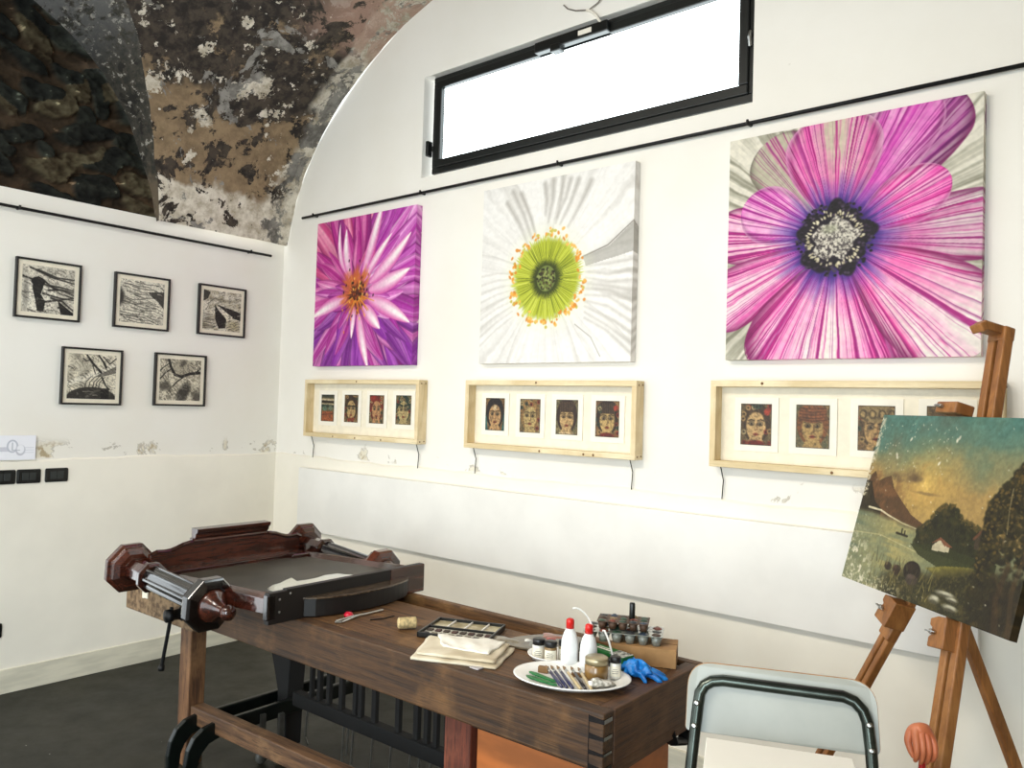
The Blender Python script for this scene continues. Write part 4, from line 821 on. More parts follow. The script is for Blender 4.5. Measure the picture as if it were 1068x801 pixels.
# columns
def column(side):
    yy = MY+side*.44; A = Vector((-2.235, yy, .880)); B = Vector((-1.60, yy-side*.012, .826)); ax = (B-A).normalized(); L = (B-A).length
    Mx = frame_from(A, (0, 0, 1), ax)
    col = MB(BENCH); n = 48; prof = []; n = 160
    fl = lambda k: 1.0-.17*math.sqrt(max(0.0, 1-(2*((k/n*8) % 1)/.80-1)**2))
    vs = []; hs = [(.046, .19), (.050, .20), (.050, .56), (.056, .57)]
    for r, h in hs:
        for k in range(n): a = 2*math.pi*k/n; q = r*fl(k); vs.append(Mx @ Vector((q*math.cos(a), q*math.sin(a), h)))
    fs = [(i*n+k, i*n+(k+1) % n, (i+1)*n+(k+1) % n, (i+1)*n+k) for i in range(3) for k in range(n)]+[tuple(range(n))[::-1], tuple(3*n+k for k in range(n))]
    col.add(vs, fs, False); cobj = col.build('column', M_EBONY, mr)
    bl = MB(BENCH).lathe([(.048, .055), (.048, .17), (.064, .175), (.064, .195), (.050, .20)], 8, Mx, False, .5).build('column_block', M_MAHOG, mr, .003)
    MB(BENCH).lathe([(.090, -.012), (.106, -.008), (.108, .018), (.094, .024), (.090, .040), (.070, .055)], 8, Mx, False, .5).build('octagonal_capital', M_MAHOGY, mr, .003)
    ba = MB(BENCH).lathe([(.060, L-.085), (.092, L-.075), (.098, L-.06), (.106, L-.05), (.106, L-.018), (.098, L-.010), (.070, L-.004), (0, L-.004)], 8, Mx, False, .5).build('octagonal_base', M_EBONY if side < 0 else M_MAHOGY, mr, .003)
    MB(BENCH).lathe([(.062, L-.006), (.056, L+.006), (.040, L+.022), (.028, L+.044), (.022, L+.068), (.020, L+.074), (.026, L+.078), (.030, L+.092), (.026, L+.106), (.014, L+.114), (.008, L+.116), (0, L+.118)], 20, Mx).build('turned_finial', M_MAHOGY, ba)
column(-1); column(1)

# ------------------------------------------------------------------ things lying on the bench
def bfr(x, y, z, rot=0.0): return BENCH @ Matrix.Translation((x, y, z)) @ Matrix.Rotation(rot, 4, 'Z')
# scissors with red grip
sc = bthing('scissors', 'thin steel scissors with a red thumb grip lying in front of the mirror', 'scissors', -1.19, .19, TOP)
MB(BENCH).tube([(-1.187, .075, TOP+.004), (-1.193, .15, TOP+.006), (-1.185, .20, TOP+.006), (-1.19, .305, TOP+.004)], .0035, 8).tube([(-1.165, .085, TOP+.004), (-1.18, .15, TOP+.006), (-1.19, .19, TOP+.006)], .0035, 8).tube([(-1.187, .075, TOP+.004), (-1.178, .066, TOP+.004), (-1.165, .085, TOP+.004)], .0035, 8).build('blade', M_STEEL, sc)
MB(BENCH).lathe([(0, 0), (.016, .002), (.018, .010), (.012, .018), (0, .020)], 14, Matrix.Translation((-1.212, .155, TOP))).build('red_grip', plain('red_plastic', (196, 24, 50), .3), sc, label='red grip')
tag(MB(BENCH).tube([(-1.12, .18, TOP+.002), (-1.10, .23, TOP+.002), (-1.10, .28, TOP+.002)], .0022, 6).build('wire_offcut', M_IRON), 'thin dark wire offcut beside the scissors', 'wire')
# spool of twine
m = MB(BENCH); Mx = frame_from((-.965, .17, TOP+.0215), (0, 0, 1), (.55, .83, 0))
prof = [(0, 0), (.014, 0)]+[(.0185+.0022*(i % 2), .003+.062*i/22) for i in range(23)]+[(.014, .068), (0, .068)]
tag(m.lathe(prof, 18, Mx).build('twine_spool', plain('cream_twine', (214, 190, 138), .8, var=.25, scale=90)), 'small roll of cream twine lying on the bench', 'twine')
# watercolour box
pb_ = bthing('paint_box', 'open black box of dried watercolour pans behind the folded cloth', 'paint box', -.765, .30, TOP)
Pm = bfr(-.772, .298, TOP, R(22)); PB = lambda: MB(Pm)
W2, H2 = .128, .105
m = PB().box(-W2, W2, -H2, H2, 0, .006).box(-W2, W2, -H2, -H2+.006, 0, .018).box(-W2, W2, H2-.006, H2, 0, .018).box(-W2, -W2+.006, -H2, H2, 0, .018).box(W2-.006, W2, -H2, H2, 0, .018).box(-W2, W2, -.003, .003, .006, .016); m.build('tray', M_BLACKP, pb_, .0015)
PB().box(-W2+.006, W2-.006, .003, H2-.006, .006, .0075).build('mixing_side', plain('stained_mixing_wells', (206, 196, 164), .35, c2=(132, 116, 72), scale=16), pb_)
PB().box(-W2+.006, W2-.006, -H2+.006, -.003, .006, .0075).build('pan_side', plain('pale_pan_insert', (206, 202, 188), .4), pb_)
PB().box(-.062, -.058, .003, H2-.006, .0075, .014).box(.002, .006, .003, H2-.006, .0075, .014).box(.066, .070, .003, H2-.006, .0075, .014).build('well_divider', M_WHITE, pb_)
cs_ = [(44, 38, 34), (90, 84, 70), (60, 48, 36), (120, 110, 88), (34, 40, 44), (70, 40, 34)]
pm = [plain('dried_paint', c, .6) for c in cs_]
for row in range(2):
    for k in range(8):
        x = -W2+.022+k*.0305; y = -H2+.026+row*.045
        PB().box(x-.010, x+.010, y-.011, y+.011, .0075, .0125).build('paint_pan', pm[(k*3+row*2) % 6], pb_, .001)
# folded cloth with a tag
def cloth():
    th = bthing('folded_cloth', 'folded cream cotton cloth on the front edge of the bench', 'cloth', -.60, .13, TOP)
    M_C = plain('cream_cotton', (220, 210, 188), .9, c2=(196, 182, 154), scale=9, bmp=.2); M_C2 = plain('white_cotton', (242, 238, 226), .9, var=.05, bmp=.15)
    a = np.array((-.69, -.032)); b = np.array((-.435, .080)); c = np.array((-.515, .275)); d = np.array((-.80, .150))
    def sheet(name, qa, qb, qc, qd, z0, t, mat, amp, seed, par):
        n = 28; rs = np.random.default_rng(seed); ph = rs.uniform(0, 6, 6); m = MB(BENCH); vs = []
        for lay in (0, 1):
            for i in range(n+1):
                for j in range(n+1):
                    u, v = i/n, j/n; e = 4*min(u, 1-u, v, 1-v, .25); wob_ = .002*math.sin(9*u+ph[0])*(v < .01 or v > .99)+.0015*math.sin(11*v+ph[1])*(u < .01 or u > .99)
                    p = (qa*(1-u)+qb*u)*(1-v)+(qd*(1-u)+qc*u)*v+wob_
                    z = amp*(.5+.5*math.sin(7*u+4*v+ph[2])*math.cos(5*v-3*u+ph[3]))+amp*.5*math.sin(19*u+ph[4]+6*v)*.5
                    z = z0+max(0.0, z)+(t*(.45+.55*e) if lay else 0.0) if lay else z0
                    vs.append((p[0], p[1], z))
        N = (n+1)**2; I = lambda l, i, j: l*N+i*(n+1)+j; fs = []
        for i in range(n):
            for j in range(n): fs += [(I(0, i, j), I(0, i, j+1), I(0, i+1, j+1), I(0, i+1, j)), (I(1, i, j), I(1, i+1, j), I(1, i+1, j+1), I(1, i, j+1))]
            fs += [(I(0, i, 0), I(0, i+1, 0), I(1, i+1, 0), I(1, i, 0)), (I(0, i, n), I(1, i, n), I(1, i+1, n), I(0, i+1, n)), (I(0, 0, i), I(1, 0, i), I(1, 0, i+1), I(0, 0, i+1)), (I(0, n, i), I(0, n, i+1), I(1, n, i+1), I(1, n, i))]
        m.add(vs, fs, True); return m.build(name, mat, par)
    sheet('cloth_layer', a, b, c, d, TOP+.0005, .011, M_C, .003, 1, th)
    s = lambda p, k, o: (p-(a+b+c+d)/4)*k+(a+b+c+d)/4+np.array(o)
    sheet('cloth_layer', s(a, .93, (-.004, .010)), s(b, .93, (-.006, .008)), s(c, .93, (-.01, .004)), s(d, .95, (.004, .002)), TOP+.0125, .010, M_C, .004, 2, th)
    sheet('cloth_layer', np.array((-.655, .072)), np.array((-.50, .115)), np.array((-.535, .245)), np.array((-.755, .158)), TOP+.0235, .007, M_C2, .006, 3, th)
    MB(BENCH).box(-.505, -.470, .036, .066, TOP+.001, TOP+.004).build('sewn_label', plain('grey_label', (196, 190, 190), .8), th, label='small grey sewn-in label')
cloth()
# old oval palette smeared with paint
def palette():
    th = bthing('paint_palette', 'old palette board smeared with grey, brown and red paint', 'palette', -.53, .40, TOP)
    n = 40; pts = []
    cx, cy = -.468, .412
    for k in range(n):
        a = 2*math.pi*k/n; r = 1-.05*math.sin(3*a+1); x = .155*r*math.cos(a); y = .095*r*math.sin(a); q = R(40); pts.append((cx+x*math.cos(q)-y*math.sin(q), cy+x*math.sin(q)+y*math.cos(q)))
    MB(BENCH).prism(pts, TOP+.0005, TOP+.007).build('board', plain('smeared_palette', (104, 92, 72), .35, c2=(60, 46, 32), scale=14, coat=.4), th, .002)
    for (x, y, rx, ry, c, nm) in ((-.60, .32, .055, .035, (124, 112, 90), 'ochre'), (-.50, .47, .05, .03, (150, 78, 60), 'red'), (-.49, .44, .02, .014, (176, 50, 40), 'bright_red'), (-.535, .37, .016, .011, (238, 236, 228), 'white'), (-.47, .36, .06, .035, (118, 122, 116), 'grey'), (-.43, .44, .05, .03, (70, 66, 40), 'olive')):
        m = MB(BENCH); vs = []; N = 16; rs = np.random.default_rng(int(abs(x)*1000))
        for r, h in ((1, 0), (.8, .003), (.4, .005)):
            for k in range(N): a = 2*math.pi*k/N; j = 1+.25*math.sin(3*a+rs.random()*.6); vs.append((x+rx*r*j*math.cos(a), y+ry*r*j*math.sin(a), TOP+.0068+h))
        fs = [(i*N+k, i*N+(k+1) % N, (i+1)*N+(k+1) % N, (i+1)*N+k) for i in range(2) for k in range(N)]+[tuple(2*N+k for k in range(N))]
        m.add(vs, fs, True).build('paint_smear', plain(nm+'_paint', c, .3, var=.25, scale=40, coat=.5), th)
palette()
# plates
def plate(name, label, x, y, z, rx, ry, rot):
    m = MB(BENCH); Mx = Matrix.Translation((x, y, z)) @ Matrix.Rotation(rot, 4, 'Z')
    pr = [(0, .002), (.62, .002), (.70, .004), (.97, .020), (1.0, .0225), (1.0, .0255), (.96, .0245), (.70, .0085), (.62, .0065), (0, .0065)]
    m.lathe([(r*rx, h) for r, h in pr], 56, Mx, True, 0, 1.0, ry/rx)
    return tag(m.build(name, M_WHITE), label, 'plate', 'white plates on the workbench')
PX, PY, PR = -.20, .142, R(29)
plate('serving_plate', 'large oval white plate full of brushes and jars near the bench corner', PX, PY, TOP, .172, .125, PR)
plate('saucer', 'small white saucer behind the oval plate holding three little jars', -.365, .265, TOP, .075, .07, 0)
ZP = TOP+.0066
def pl_(u, v): c, s = math.cos(PR), math.sin(PR); return (PX+u*c-v*s, PY+u*s+v*c)
# glue bottles with curved spouts
M_BOT = plain('translucent_white_plastic', (236, 238, 238), .35, var=.05, scale=30); M_RED = plain('red_cap', (214, 30, 24), .3, var=.05)
def bottle(label, x, y, z, h, spout):
    th = bthing('glue_bottle', label, 'bottle', x, y, z, 0, 'white bottles with red caps')
    T = Matrix.Translation((x, y, z)); k = h/.135
    MB(BENCH).lathe([(0, 0), (.024, 0), (.0265, .004), (.0265, .055*k), (.025, .075*k), (.019, .095*k), (.0115, .108*k), (.0105, .112*k), (0, .112*k)], 24, T).build('body', M_BOT, th)
    cp = MB(BENCH).lathe([(.0125, .108*k), (.0125, .128*k), (.0115, .133*k), (.006, .136*k), (0, .136*k)], 18, T).build('cap', M_RED, th)
    if spout: MB(BENCH).tube([Vector((x, y, z))+Vector(p) for p in spout], .0028, 8).build('spout', M_WHITE, th)
b1 = (-.281, .246); b2 = (-.218, .256)
bottle('white glue bottle with a red cap, taller left one on the oval plate', *b1, ZP+.001, .145, None)
bottle('white glue bottle with a red cap and long white curved straw', *b2, ZP+.001, .138, [(.0095, .008, .120), (.006, .005, .135), (-.002, -.001, .155), (-.012, -.010, .172), (-.024, -.020, .183), (-.032, -.027, .186), (-.040, -.034, .185)])
tag(MB(BENCH).tube([(-.168, .33, TOP+.008), (-.178, .33, TOP+.045), (-.196, .335, TOP+.085), (-.214, .34, TOP+.110), (-.222, .342, TOP+.108)], .0032, 8).build('white_tube', M_WHITE), 'short bent white plastic tube standing beside the green box', 'tube')
# jars
M_LIDB = plain('black_lid', (22, 22, 23), .35, var=.1); M_LABEL = plain('paper_label', (228, 222, 204), .7, var=.06)
def jar(label, x, y, z, r, h, cbody, clid, lab=True, group='little jars on the bench'):
    th = bthing('jar', label, 'jar', x, y, z, 0, group); T = Matrix.Translation((x, y, z))
    MB(BENCH).lathe([(0, 0), (r*.92, 0), (r, .003), (r, h*.66), (r*.85, h*.74), (0, h*.74)], 20, T).build('glass', cbody, th)
    MB(BENCH).lathe([(r*.9, h*.72), (r*.98, h*.73), (r*.98, h*.97), (r*.92, h), (0, h)], 20, T).build('lid', clid, th)
    if lab:
        m = MB(BENCH); n = 12; vs = []
        for hz in (h*.12, h*.6):
            for k in range(n+1): a = -math.pi/2-1.1+2.2*k/n+.55; vs.append((x+(r+.0006)*math.cos(a), y+(r+.0006)*math.sin(a), z+hz))
        m.add(vs, [(k, k+1, n+2+k, n+1+k) for k in range(n)]).build('label', M_LABEL, th)
        a = -math.pi/2+.5; ln = MB(BENCH)
        for hz, wd in ((.44, .4), (.35, .6), (.26, .5)):
            vs = [(x+(r+.001)*math.cos(a-wd+2*wd*k/6), y+(r+.001)*math.sin(a-wd+2*wd*k/6), z+h*hz+dz) for dz in (0, .0016) for k in range(7)]
            ln.add(vs, [(k, k+1, 8+k, 7+k) for k in range(6)])
        ln.build('label_mark', plain('label_ink', (96, 92, 84), .7), th)
M_WPIG = plain('white_pigment', (222, 220, 210), .3); M_BPIG = plain('brown_pigment', (132, 104, 64), .3); M_TPIG = plain('pale_tan_pigment', (176, 158, 122), .3); M_DPIG = plain('dark_pigment', (40, 38, 40), .3)
zs = TOP+.0066
jar('little jar of white pigment with a black lid, leftmost on the saucer', -.393, .238, zs, .020, .064, M_WPIG, M_LIDB)
jar('little jar of brown pigment with a black lid, middle one on the saucer', -.352, .246, zs, .020, .063, M_BPIG, M_LIDB)
jar('little jar of tan pigment with a black lid, beside the left bottle on the saucer', -.325, .285, zs, .0205, .064, M_TPIG, M_LIDB)
jar('dark little jar standing between the two white bottles', -.272, .318, TOP, .019, .066, M_DPIG, M_LIDB)
jar('dark little jar behind the amber jar, nearest the right bottle', -.212, .306, TOP, .017, .044, M_DPIG, M_LIDB, False)
jar('dark little jar behind the amber jar, next to the green box', -.168, .300, TOP, .017, .042, M_DPIG, M_LIDB, False)
jar('wide amber jar with a pale metal lid on the oval plate', -.150, .195, ZP+.0012, .035, .068, plain('amber_paste', (138, 104, 56), .25, var=.2, coat=.5), plain('brushed_tin_lid', (176, 164, 132), .35, .7), False)
jar('small black-capped vial with a white label on the oval plate rim', -.108, .232, ZP+.009, .0165, .062, M_WPIG, M_LIDB)
# brushes and sticks on the plate
def stick(name, label, cat, p0, p1, r, mat, tipmat=None, group='brushes on the oval plate', z=ZP):
    th = bthing(name, label, cat, (p0[0]+p1[0])/2, (p0[1]+p1[1])/2, z, 0, group)
    a = Vector((p0[0], p0[1], z+r+.002)); b = Vector((p1[0], p1[1], z+r+.013))
    d = b-a
    MB(BENCH).tube([a, a+d*.25, a+d*.72], [r*.75, r*1.05, r*.8], 10).build('handle', mat, th)
    MB(BENCH).tube([a+d*.70, a+d*.82], r*.85, 10).build('ferrule', M_STEEL, th)
    MB(BENCH).tube([a+d*.81, a+d*.9, a+d], [r*.8, r*.9, r*.25], 10).build('bristle', tipmat or M_JAW, th)
M_BLUEH = plain('navy_handle', (44, 46, 92), .3, coat=.3); M_CREAMH = plain('cream_handle', (226, 204, 158), .4); M_BLKH = plain('black_handle', (30, 26, 28), .3, coat=.3)
B = [(M_BLUEH, 'navy handled paintbrush, leftmost of the fanned brushes', (-.020, -.080), (-.085, .062)), (M_BLUEH, 'navy handled paintbrush, second from the green knives', (-.006, -.080), (-.070, .066)), (M_BLUEH, 'navy handled paintbrush lying next to the thick cream brush', (.010, -.080), (-.052, .068)), (M_CREAMH, 'thick cream wooden paintbrush in the middle of the plate', (.032, -.080), (-.034, .07)), (M_BLKH, 'black handled paintbrush lying between two cream brushes', (.046, -.078), (-.010, .07)), (M_CREAMH, 'slim cream wooden paintbrush nearest the amber jar', (.062, -.074), (.012, .068))]
for mt, lb, p0, p1 in B: stick('paintbrush', lb, 'brush', pl_(*p0), pl_(*p1), .0052, mt)
M_GRN = plain('green_plastic', (24, 128, 62), .35, var=.15)
for q, (p0, p1, lb) in enumerate((((-.142, .0), (-.035, -.062), 'green plastic modelling knife, front one on the oval plate'), ((-.128, .022), (-.040, -.035), 'green plastic modelling knife lying behind the other green knife'))):
    a = Vector((*pl_(*p0), ZP+.003+.004*q)); b = Vector((*pl_(*p1), ZP+.003))
    d = (b-a).normalized(); s_ = Vector((-d.y, d.x, 0)); L = (b-a).length
    pts = [(0, -.003), (.02, -.009), (L*.6, -.008), (L-.01, -.006), (L, 0), (L-.01, .006), (L*.6, .008), (.02, .009), (0, .003)]
    Mx = Matrix(((d.x, s_.x, 0, a.x), (d.y, s_.y, 0, a.y), (d.z, 0, 1, a.z), (0, 0, 0, 1)))
    tag(MB(BENCH).prism(pts, 0, .004, Mx).build('modelling_knife', M_GRN, bevel=.001), lb, 'knife', 'green modelling knives')
for q, (p0, p1, lb) in enumerate((((-.105, .052), (-.075, .048), 'small brown wooden block at the left end of the brush tips'), ((-.005, .040), (.055, .040), 'flat brown wooden stick lying across the plate behind the brushes'))):
    a = Vector((*pl_(*p0), ZP+.022)); b = Vector((*pl_(*p1), ZP+.022)) 
    tag(MB(BENCH).bar(a-Vector((0, 0, .012)) if q == 0 else a-Vector((0, 0, .016)), b-Vector((0, 0, .012)) if q == 0 else b-Vector((0, 0, .016)), .016, .018 if q == 0 else .010).build('wooden_block' if q == 0 else 'wooden_stick', plain('brown_stick', (140, 104, 62), .6), bevel=.001), lb, 'wood')
# crumpled white paint tube
th = bthing('paint_tube', 'crumpled white paint tube in front of the vial on the oval plate', 'tube', *pl_(.098, -.030), ZP+.002, R(60))
Tm = bfr(*pl_(.095, -.032), ZP+.002, R(58)); m = MB(Tm); vs = []; N = 14; L = 9
for i in range(L+1):
    u = i/L; rx = .017; ry = .011*(1-u)**.6+.0018
    for k in range(N): a = 2*math.pi*k/N; j = 1+.10*math.sin(5*a+7*u); vs.append((-.035+.07*u, rx*j*math.cos(a)*(.9+.25*u), ry+ry*j*math.sin(a)+.001+.003*math.sin(6*u)**2))
m.add(vs, [(i*N+k, i*N+(k+1) % N, (i+1)*N+(k+1) % N, (i+1)*N+k) for i in range(L) for k in range(N)]+[tuple(range(N))[::-1], tuple(L*N+k for k in range(N))], True).build('tube_body', plain('white_tube_print', (234, 232, 224), .4, c2=(120, 116, 100), scale=55), th)
MB(Tm).lathe([(.009, 0), (.009, .012), (0, .012)], 12, frame_from((-.036, 0, .012), (0, 1, 0), (-1, 0, 0))).build('cap', M_WHITE, th)
# green printed box
gb = bthing('printed_box', 'small green and white printed box behind the vial', 'box', -.185, .375, TOP)
Gm = bfr(-.208, .364, TOP, R(-11)); MB(Gm).box(-.092, .078, -.028, .024, 0, .046).build('carton', plain('green_card', (46, 122, 58), .5, var=.1), gb, .001)
MB(Gm).box(.02, .077, -.0275, .0235, 0.0455, .0464).build('lid_print', plain('black_white_print', (220, 222, 214), .5, c2=(40, 44, 40), scale=120), gb, label='black and white patterned end of the lid')
MB(Gm).box(-.05, .01, -.010, -.002, 0.0455, .0464).box(-.05, -.005, .004, .009, 0.0455, .0464).build('lid_lettering', M_CARD, gb)
MB(Gm).box(-.085, .03, -.0288, -.0278, .006, .014).build('front_band', M_CARD, gb)
# cardboard box
cb = bthing('cardboard_box', 'plain brown cardboard box under the stacked paint trays', 'box', -.125, .47, TOP)
M_CB = plain('brown_card', (168, 128, 82), .8, var=.12, scale=14); Bm = bfr(-.136, .492, TOP+.0005, R(24))
MB(Bm).box(-.118, .085, -.062, .062, 0, .058).build('carton', M_CB, cb, .001)
MB(Bm).box(.0845, .0856, -.046, .046, .030, .036).box(.0845, .0856, -.046, .02, .021, .025).build('printed_line', plain('box_ink', (64, 44, 30), .7), cb)
MB(Bm).box(-.117, .084, -.002, .002, .0578, .0586).build('flap_seam', plain('card_shadow_line', (112, 84, 52), .8), cb)
# stacked egg-tray palettes
def tray(label, x, y, z, rot, L, W, mat, cups, pal, h=.03):
    th = bthing('paint_tray', label, 'paint tray', x, y, z, rot, 'stacked paint trays'); Mx = bfr(x, y, z, rot)
    nx, ny = cups; MB(Mx).box(-L/2, L/2, -W/2, W/2, h-.002, h).build('rim', mat, th, .0008)
    for i in range(nx):
        for j in range(ny):
            cx = -L/2+L*(i+.5)/nx; cy = -W/2+W*(j+.5)/ny; r = min(L/nx, W/ny)*.46
            cup = MB(Mx).lathe([(0, 0), (r*.72, 0), (r, h-.002)], 14, Matrix.Translation((cx, cy, 0))).build('cup', mat, th)
            MB(Mx).lathe([(r*.9, 0), (r*.8, .002), (r*.3, .004+.003*((i+j) % 2)), (0, .005)], 12, Matrix.Translation((cx, cy, h-.001))).build('paint', pal[(i*2+j*3) % len(pal)], cup)
M_CLR = plain('cloudy_plastic', (136, 140, 132), .2, var=.15, coat=.6); M_CARDB = plain('dark_pulp', (88, 62, 44), .6, var=.25, scale=30)
PALS = [plain('tray_paint', c, .4, var=.2, scale=60, coat=.3) for c in ((58, 84, 66), (40, 60, 80), (120, 60, 46), (70, 50, 38), (46, 74, 58), (150, 120, 70), (48, 52, 56))]
tray('cloudy plastic tray of paint cups on the cardboard box', -.215, .462, TOP+.0588, R(26), .25, .12, M_CLR, (6, 3), PALS, .032)
tray('brown tray of paint cups, upper one of the stacked trays', -.223, .470, TOP+.0958, R(26), .165, .10, M_CARDB, (5, 3), PALS, .024)
tag(MB(BENCH).lathe([(0, 0), (.009, 0), (.0095, .002), (.0095, .048), (.008, .052), (0, .053)], 16, Matrix.Translation((-.205, .492, TOP+.120))).build('marker_cap', M_BLACKP), 'black marker standing upright on the upper paint tray', 'marker')
# blue nitrile glove (crumpled)
def glove():
    th = bthing('rubber_glove', 'crumpled bright blue rubber glove at the bench corner', 'glove', -.088, .345, TOP)
    M_GL = plain('blue_nitrile', (30, 134, 214), .4, c2=(14, 92, 168), scale=30, bmp=.4)
    n = 44; nl = 22; vs = []; rs = np.random.default_rng(4)
    cx, cy = -.092, .332
    for i in range(nl+1):
        p = math.pi*i/nl
        for k in range(n):
            a = 2*math.pi*k/n; r = 1+.16*math.sin(3*a+2.2*p)+.11*math.sin(7*a-3*p+1)+.07*math.sin(11*a+9*p)
            x = .050*r*math.sin(p)*math.cos(a); y = .036*r*math.sin(p)*math.sin(a); z = .022*(1-math.cos(math.pi-p))*(1+.22*math.sin(5*a+4*p)+.1*math.sin(9*a))
            vs.append((cx+x, cy+y, TOP+.001+max(0, z*.9)))
    fs = [(i*n+k, i*n+(k+1) % n, (i+1)*n+(k+1) % n, (i+1)*n+k) for i in range(nl) for k in range(n)]
    MB(BENCH).add(vs, fs, True).build('palm', M_GL, th)
    for (dx, dy, L, ang, rr) in ((.040, -.012, .058, -.15, .0095), (.040, .004, .066, .15, .010), (.034, .020, .060, .45, .0095), (.020, -.028, .045, -.7, .009), (-.03, -.03, .035, -1.6, .009)):
        c, s = math.cos(ang+.25), math.sin(ang+.25); a0 = Vector((cx+dx*.7, cy+dy*.7, TOP+.013)); p = [a0+Vector((c*L*t, s*L*t, -.004*t+.006*math.sin(5*t))) for t in (0, .3, .6, .85, 1)]
        MB(BENCH).tube(p, [rr, rr*1.1, rr*.9, rr*.8, rr*.3], 12, flat=.75).build('finger', M_GL, th)
glove()
tag(MB(bfr(-.052, .50, .7455, R(5))).box(-.035, .040, -.05, .055, 0, .004).build('paper_sheet', plain('grey_white_sheet', (206, 204, 188), .7)), 'small pale sheet lying in the bench trough by the cardboard box', 'paper') if False else tag(MB(bfr(-.075, .505, .7455, 0)).box(-.02, .026, -.04, .055, 0, .038).build('pale_block', plain('pale_block_paint', (206, 200, 178), .6), bevel=.001), 'pale flat block in the bench trough beside the cardboard box', 'block')

# ------------------------------------------------------------------ easel and landscape painting
BL = Vector((3.944, -.510, 1.081)); yw = R(-41.974); tl = R(14.836)
U = Vector((math.cos(yw), math.sin(yw), 0)); NB = Vector((-U.y, U.x, 0)); V = Vector((0, 0, 1))*math.cos(tl)+NB*math.sin(tl); MBk = V.cross(U)*1.0
def ep(u, v, off=0.0): return BL+U*u+V*v+MBk*off
def foot(u0, v0, u1, v1, off):
    a = ep(u0, v0, off); b = ep(u1, v1, off); t = a.z/(a.z-b.z); return a+(b-a)*t
f_left = foot(.265, -.02, .077, -.53, .05); f_mid = foot(.477, -.016, .529, -.383, .05)
es = thing('easel', 'wooden tripod easel holding the landscape painting', 'easel', ((f_left.x+f_mid.x)/2, (f_left.y+f_mid.y)/2+.1, 0), yw)
FR = Vector(MBk)*-1
def plank(p0, p1, wdt, thk, name, mat=None, groove=True):
    o_ = MB().bar(p0, p1, wdt, thk, tuple(FR)).build(name, mat or M_EASEL, es, .004)
    return o_
def dirn(a, b): return (b-a).normalized()
# bars: upv = FR so the wide side faces along U
mt_ = ep(.385, .80, .042); mid_ft = f_mid
d = dirn(mid_ft, mt_); side = d.cross(MBk).normalized()
def along(P0, P1, s): return P0+(P1-P0)*s
# lower part of the mast: two slats with a groove between them, upper part one slotted pair with a hook
for s_ in (-1, 1): MB().bar(along(mid_ft, mt_, .0)+side*s_*.019, along(mid_ft, mt_, 1.0)+side*s_*.019, .026, .030, tuple(MBk)).build('mast_slat', M_EASEL, es, .004)
MB().bar(along(mid_ft, mt_, .01)+MBk*.012, along(mid_ft, mt_, .985)+MBk*.012, .014, .014, tuple(MBk)).build('mast_core', M_EASELD, es)
MB().bar(along(mid_ft, mt_, .99)+MBk*.0, mt_+d*.022, .066, .034, tuple(MBk)).build('mast_head', M_EASEL, es, .005)
hk = MB(); q0 = mt_+d*.012; hk.bar(q0-side*.0+MBk*-.005, q0-MBk*.075-d*.002, .045, .026, tuple(d)); hk.bar(q0-MBk*.062, q0-MBk*.082-d*.016, .045, .026, tuple(d)); hk.build('top_hook', M_EASEL, es, .005)
# upper clamp block
cb_ = MB().box(.285, .372, .552, .586, -.030, .030, Matrix(((U.x, V.x, MBk.x, BL.x), (U.y, V.y, MBk.y, BL.y), (U.z, V.z, MBk.z, BL.z), (0, 0, 0, 1)))).build('clamp_block', M_EASEL, es, .005)
EM = Matrix(((U.x, V.x, MBk.x, BL.x), (U.y, V.y, MBk.y, BL.y), (U.z, V.z, MBk.z, BL.z), (0, 0, 0, 1)))
def wing(u, v, w_=-.035):
    MB().lathe([(.006, 0), (.006, .014), (0, .015)], 10, EM @ frame_from((u, v, w_), (1, 0, 0), (0, 0, -1))).box(u-.014, u+.014, v-.003, v+.003, w_-.017, w_-.008, EM).build('wing_bolt', M_STEEL, es, .001)
wing(.312, .570, -.028)
# left leg with its support block
la = ep(.44, .44, .055)
la = along(f_left, ep(.265, -.02, .05), 1.0); la = f_left+(la-f_left)*1.40
dl = dirn(f_left, la); sl = dl.cross(MBk).normalized()
for s_ in (-1, 1): MB().bar(f_left+sl*s_*.014, la+sl*s_*.014, .020, .026, tuple(MBk)).build('leg_slat', M_EASEL, es, .004)
MB().bar(f_left+MBk*.01, la+MBk*.01, .010, .012, tuple(MBk)).build('leg_core', M_EASELD, es)
MB().bar(f_left+(la-f_left)*.645+MBk*-.004, f_left+(la-f_left)*.725+MBk*-.004, .052, .032, tuple(MBk)).build('leg_collar', M_EASEL, es, .004)
rt_ = ep(.293, .149, .085); rf = Vector((4.60, -.285, 0.0))
MB().bar(rf, rt_, .030, .030, tuple(U)).build('rear_leg', M_EASEL, es, .004)
MB().bar(rf+(rt_-rf)*.08-U*.0165, rf+(rt_-rf)*.97-U*.0165, .004, .012, tuple(U)).build('rear_leg_groove', M_EASELD, es)
MB().bar(ep(.24, .15, .075), ep(.50, .15, .075), .05, .022, tuple(V)).build('cross_piece', M_EASEL, es, .004)
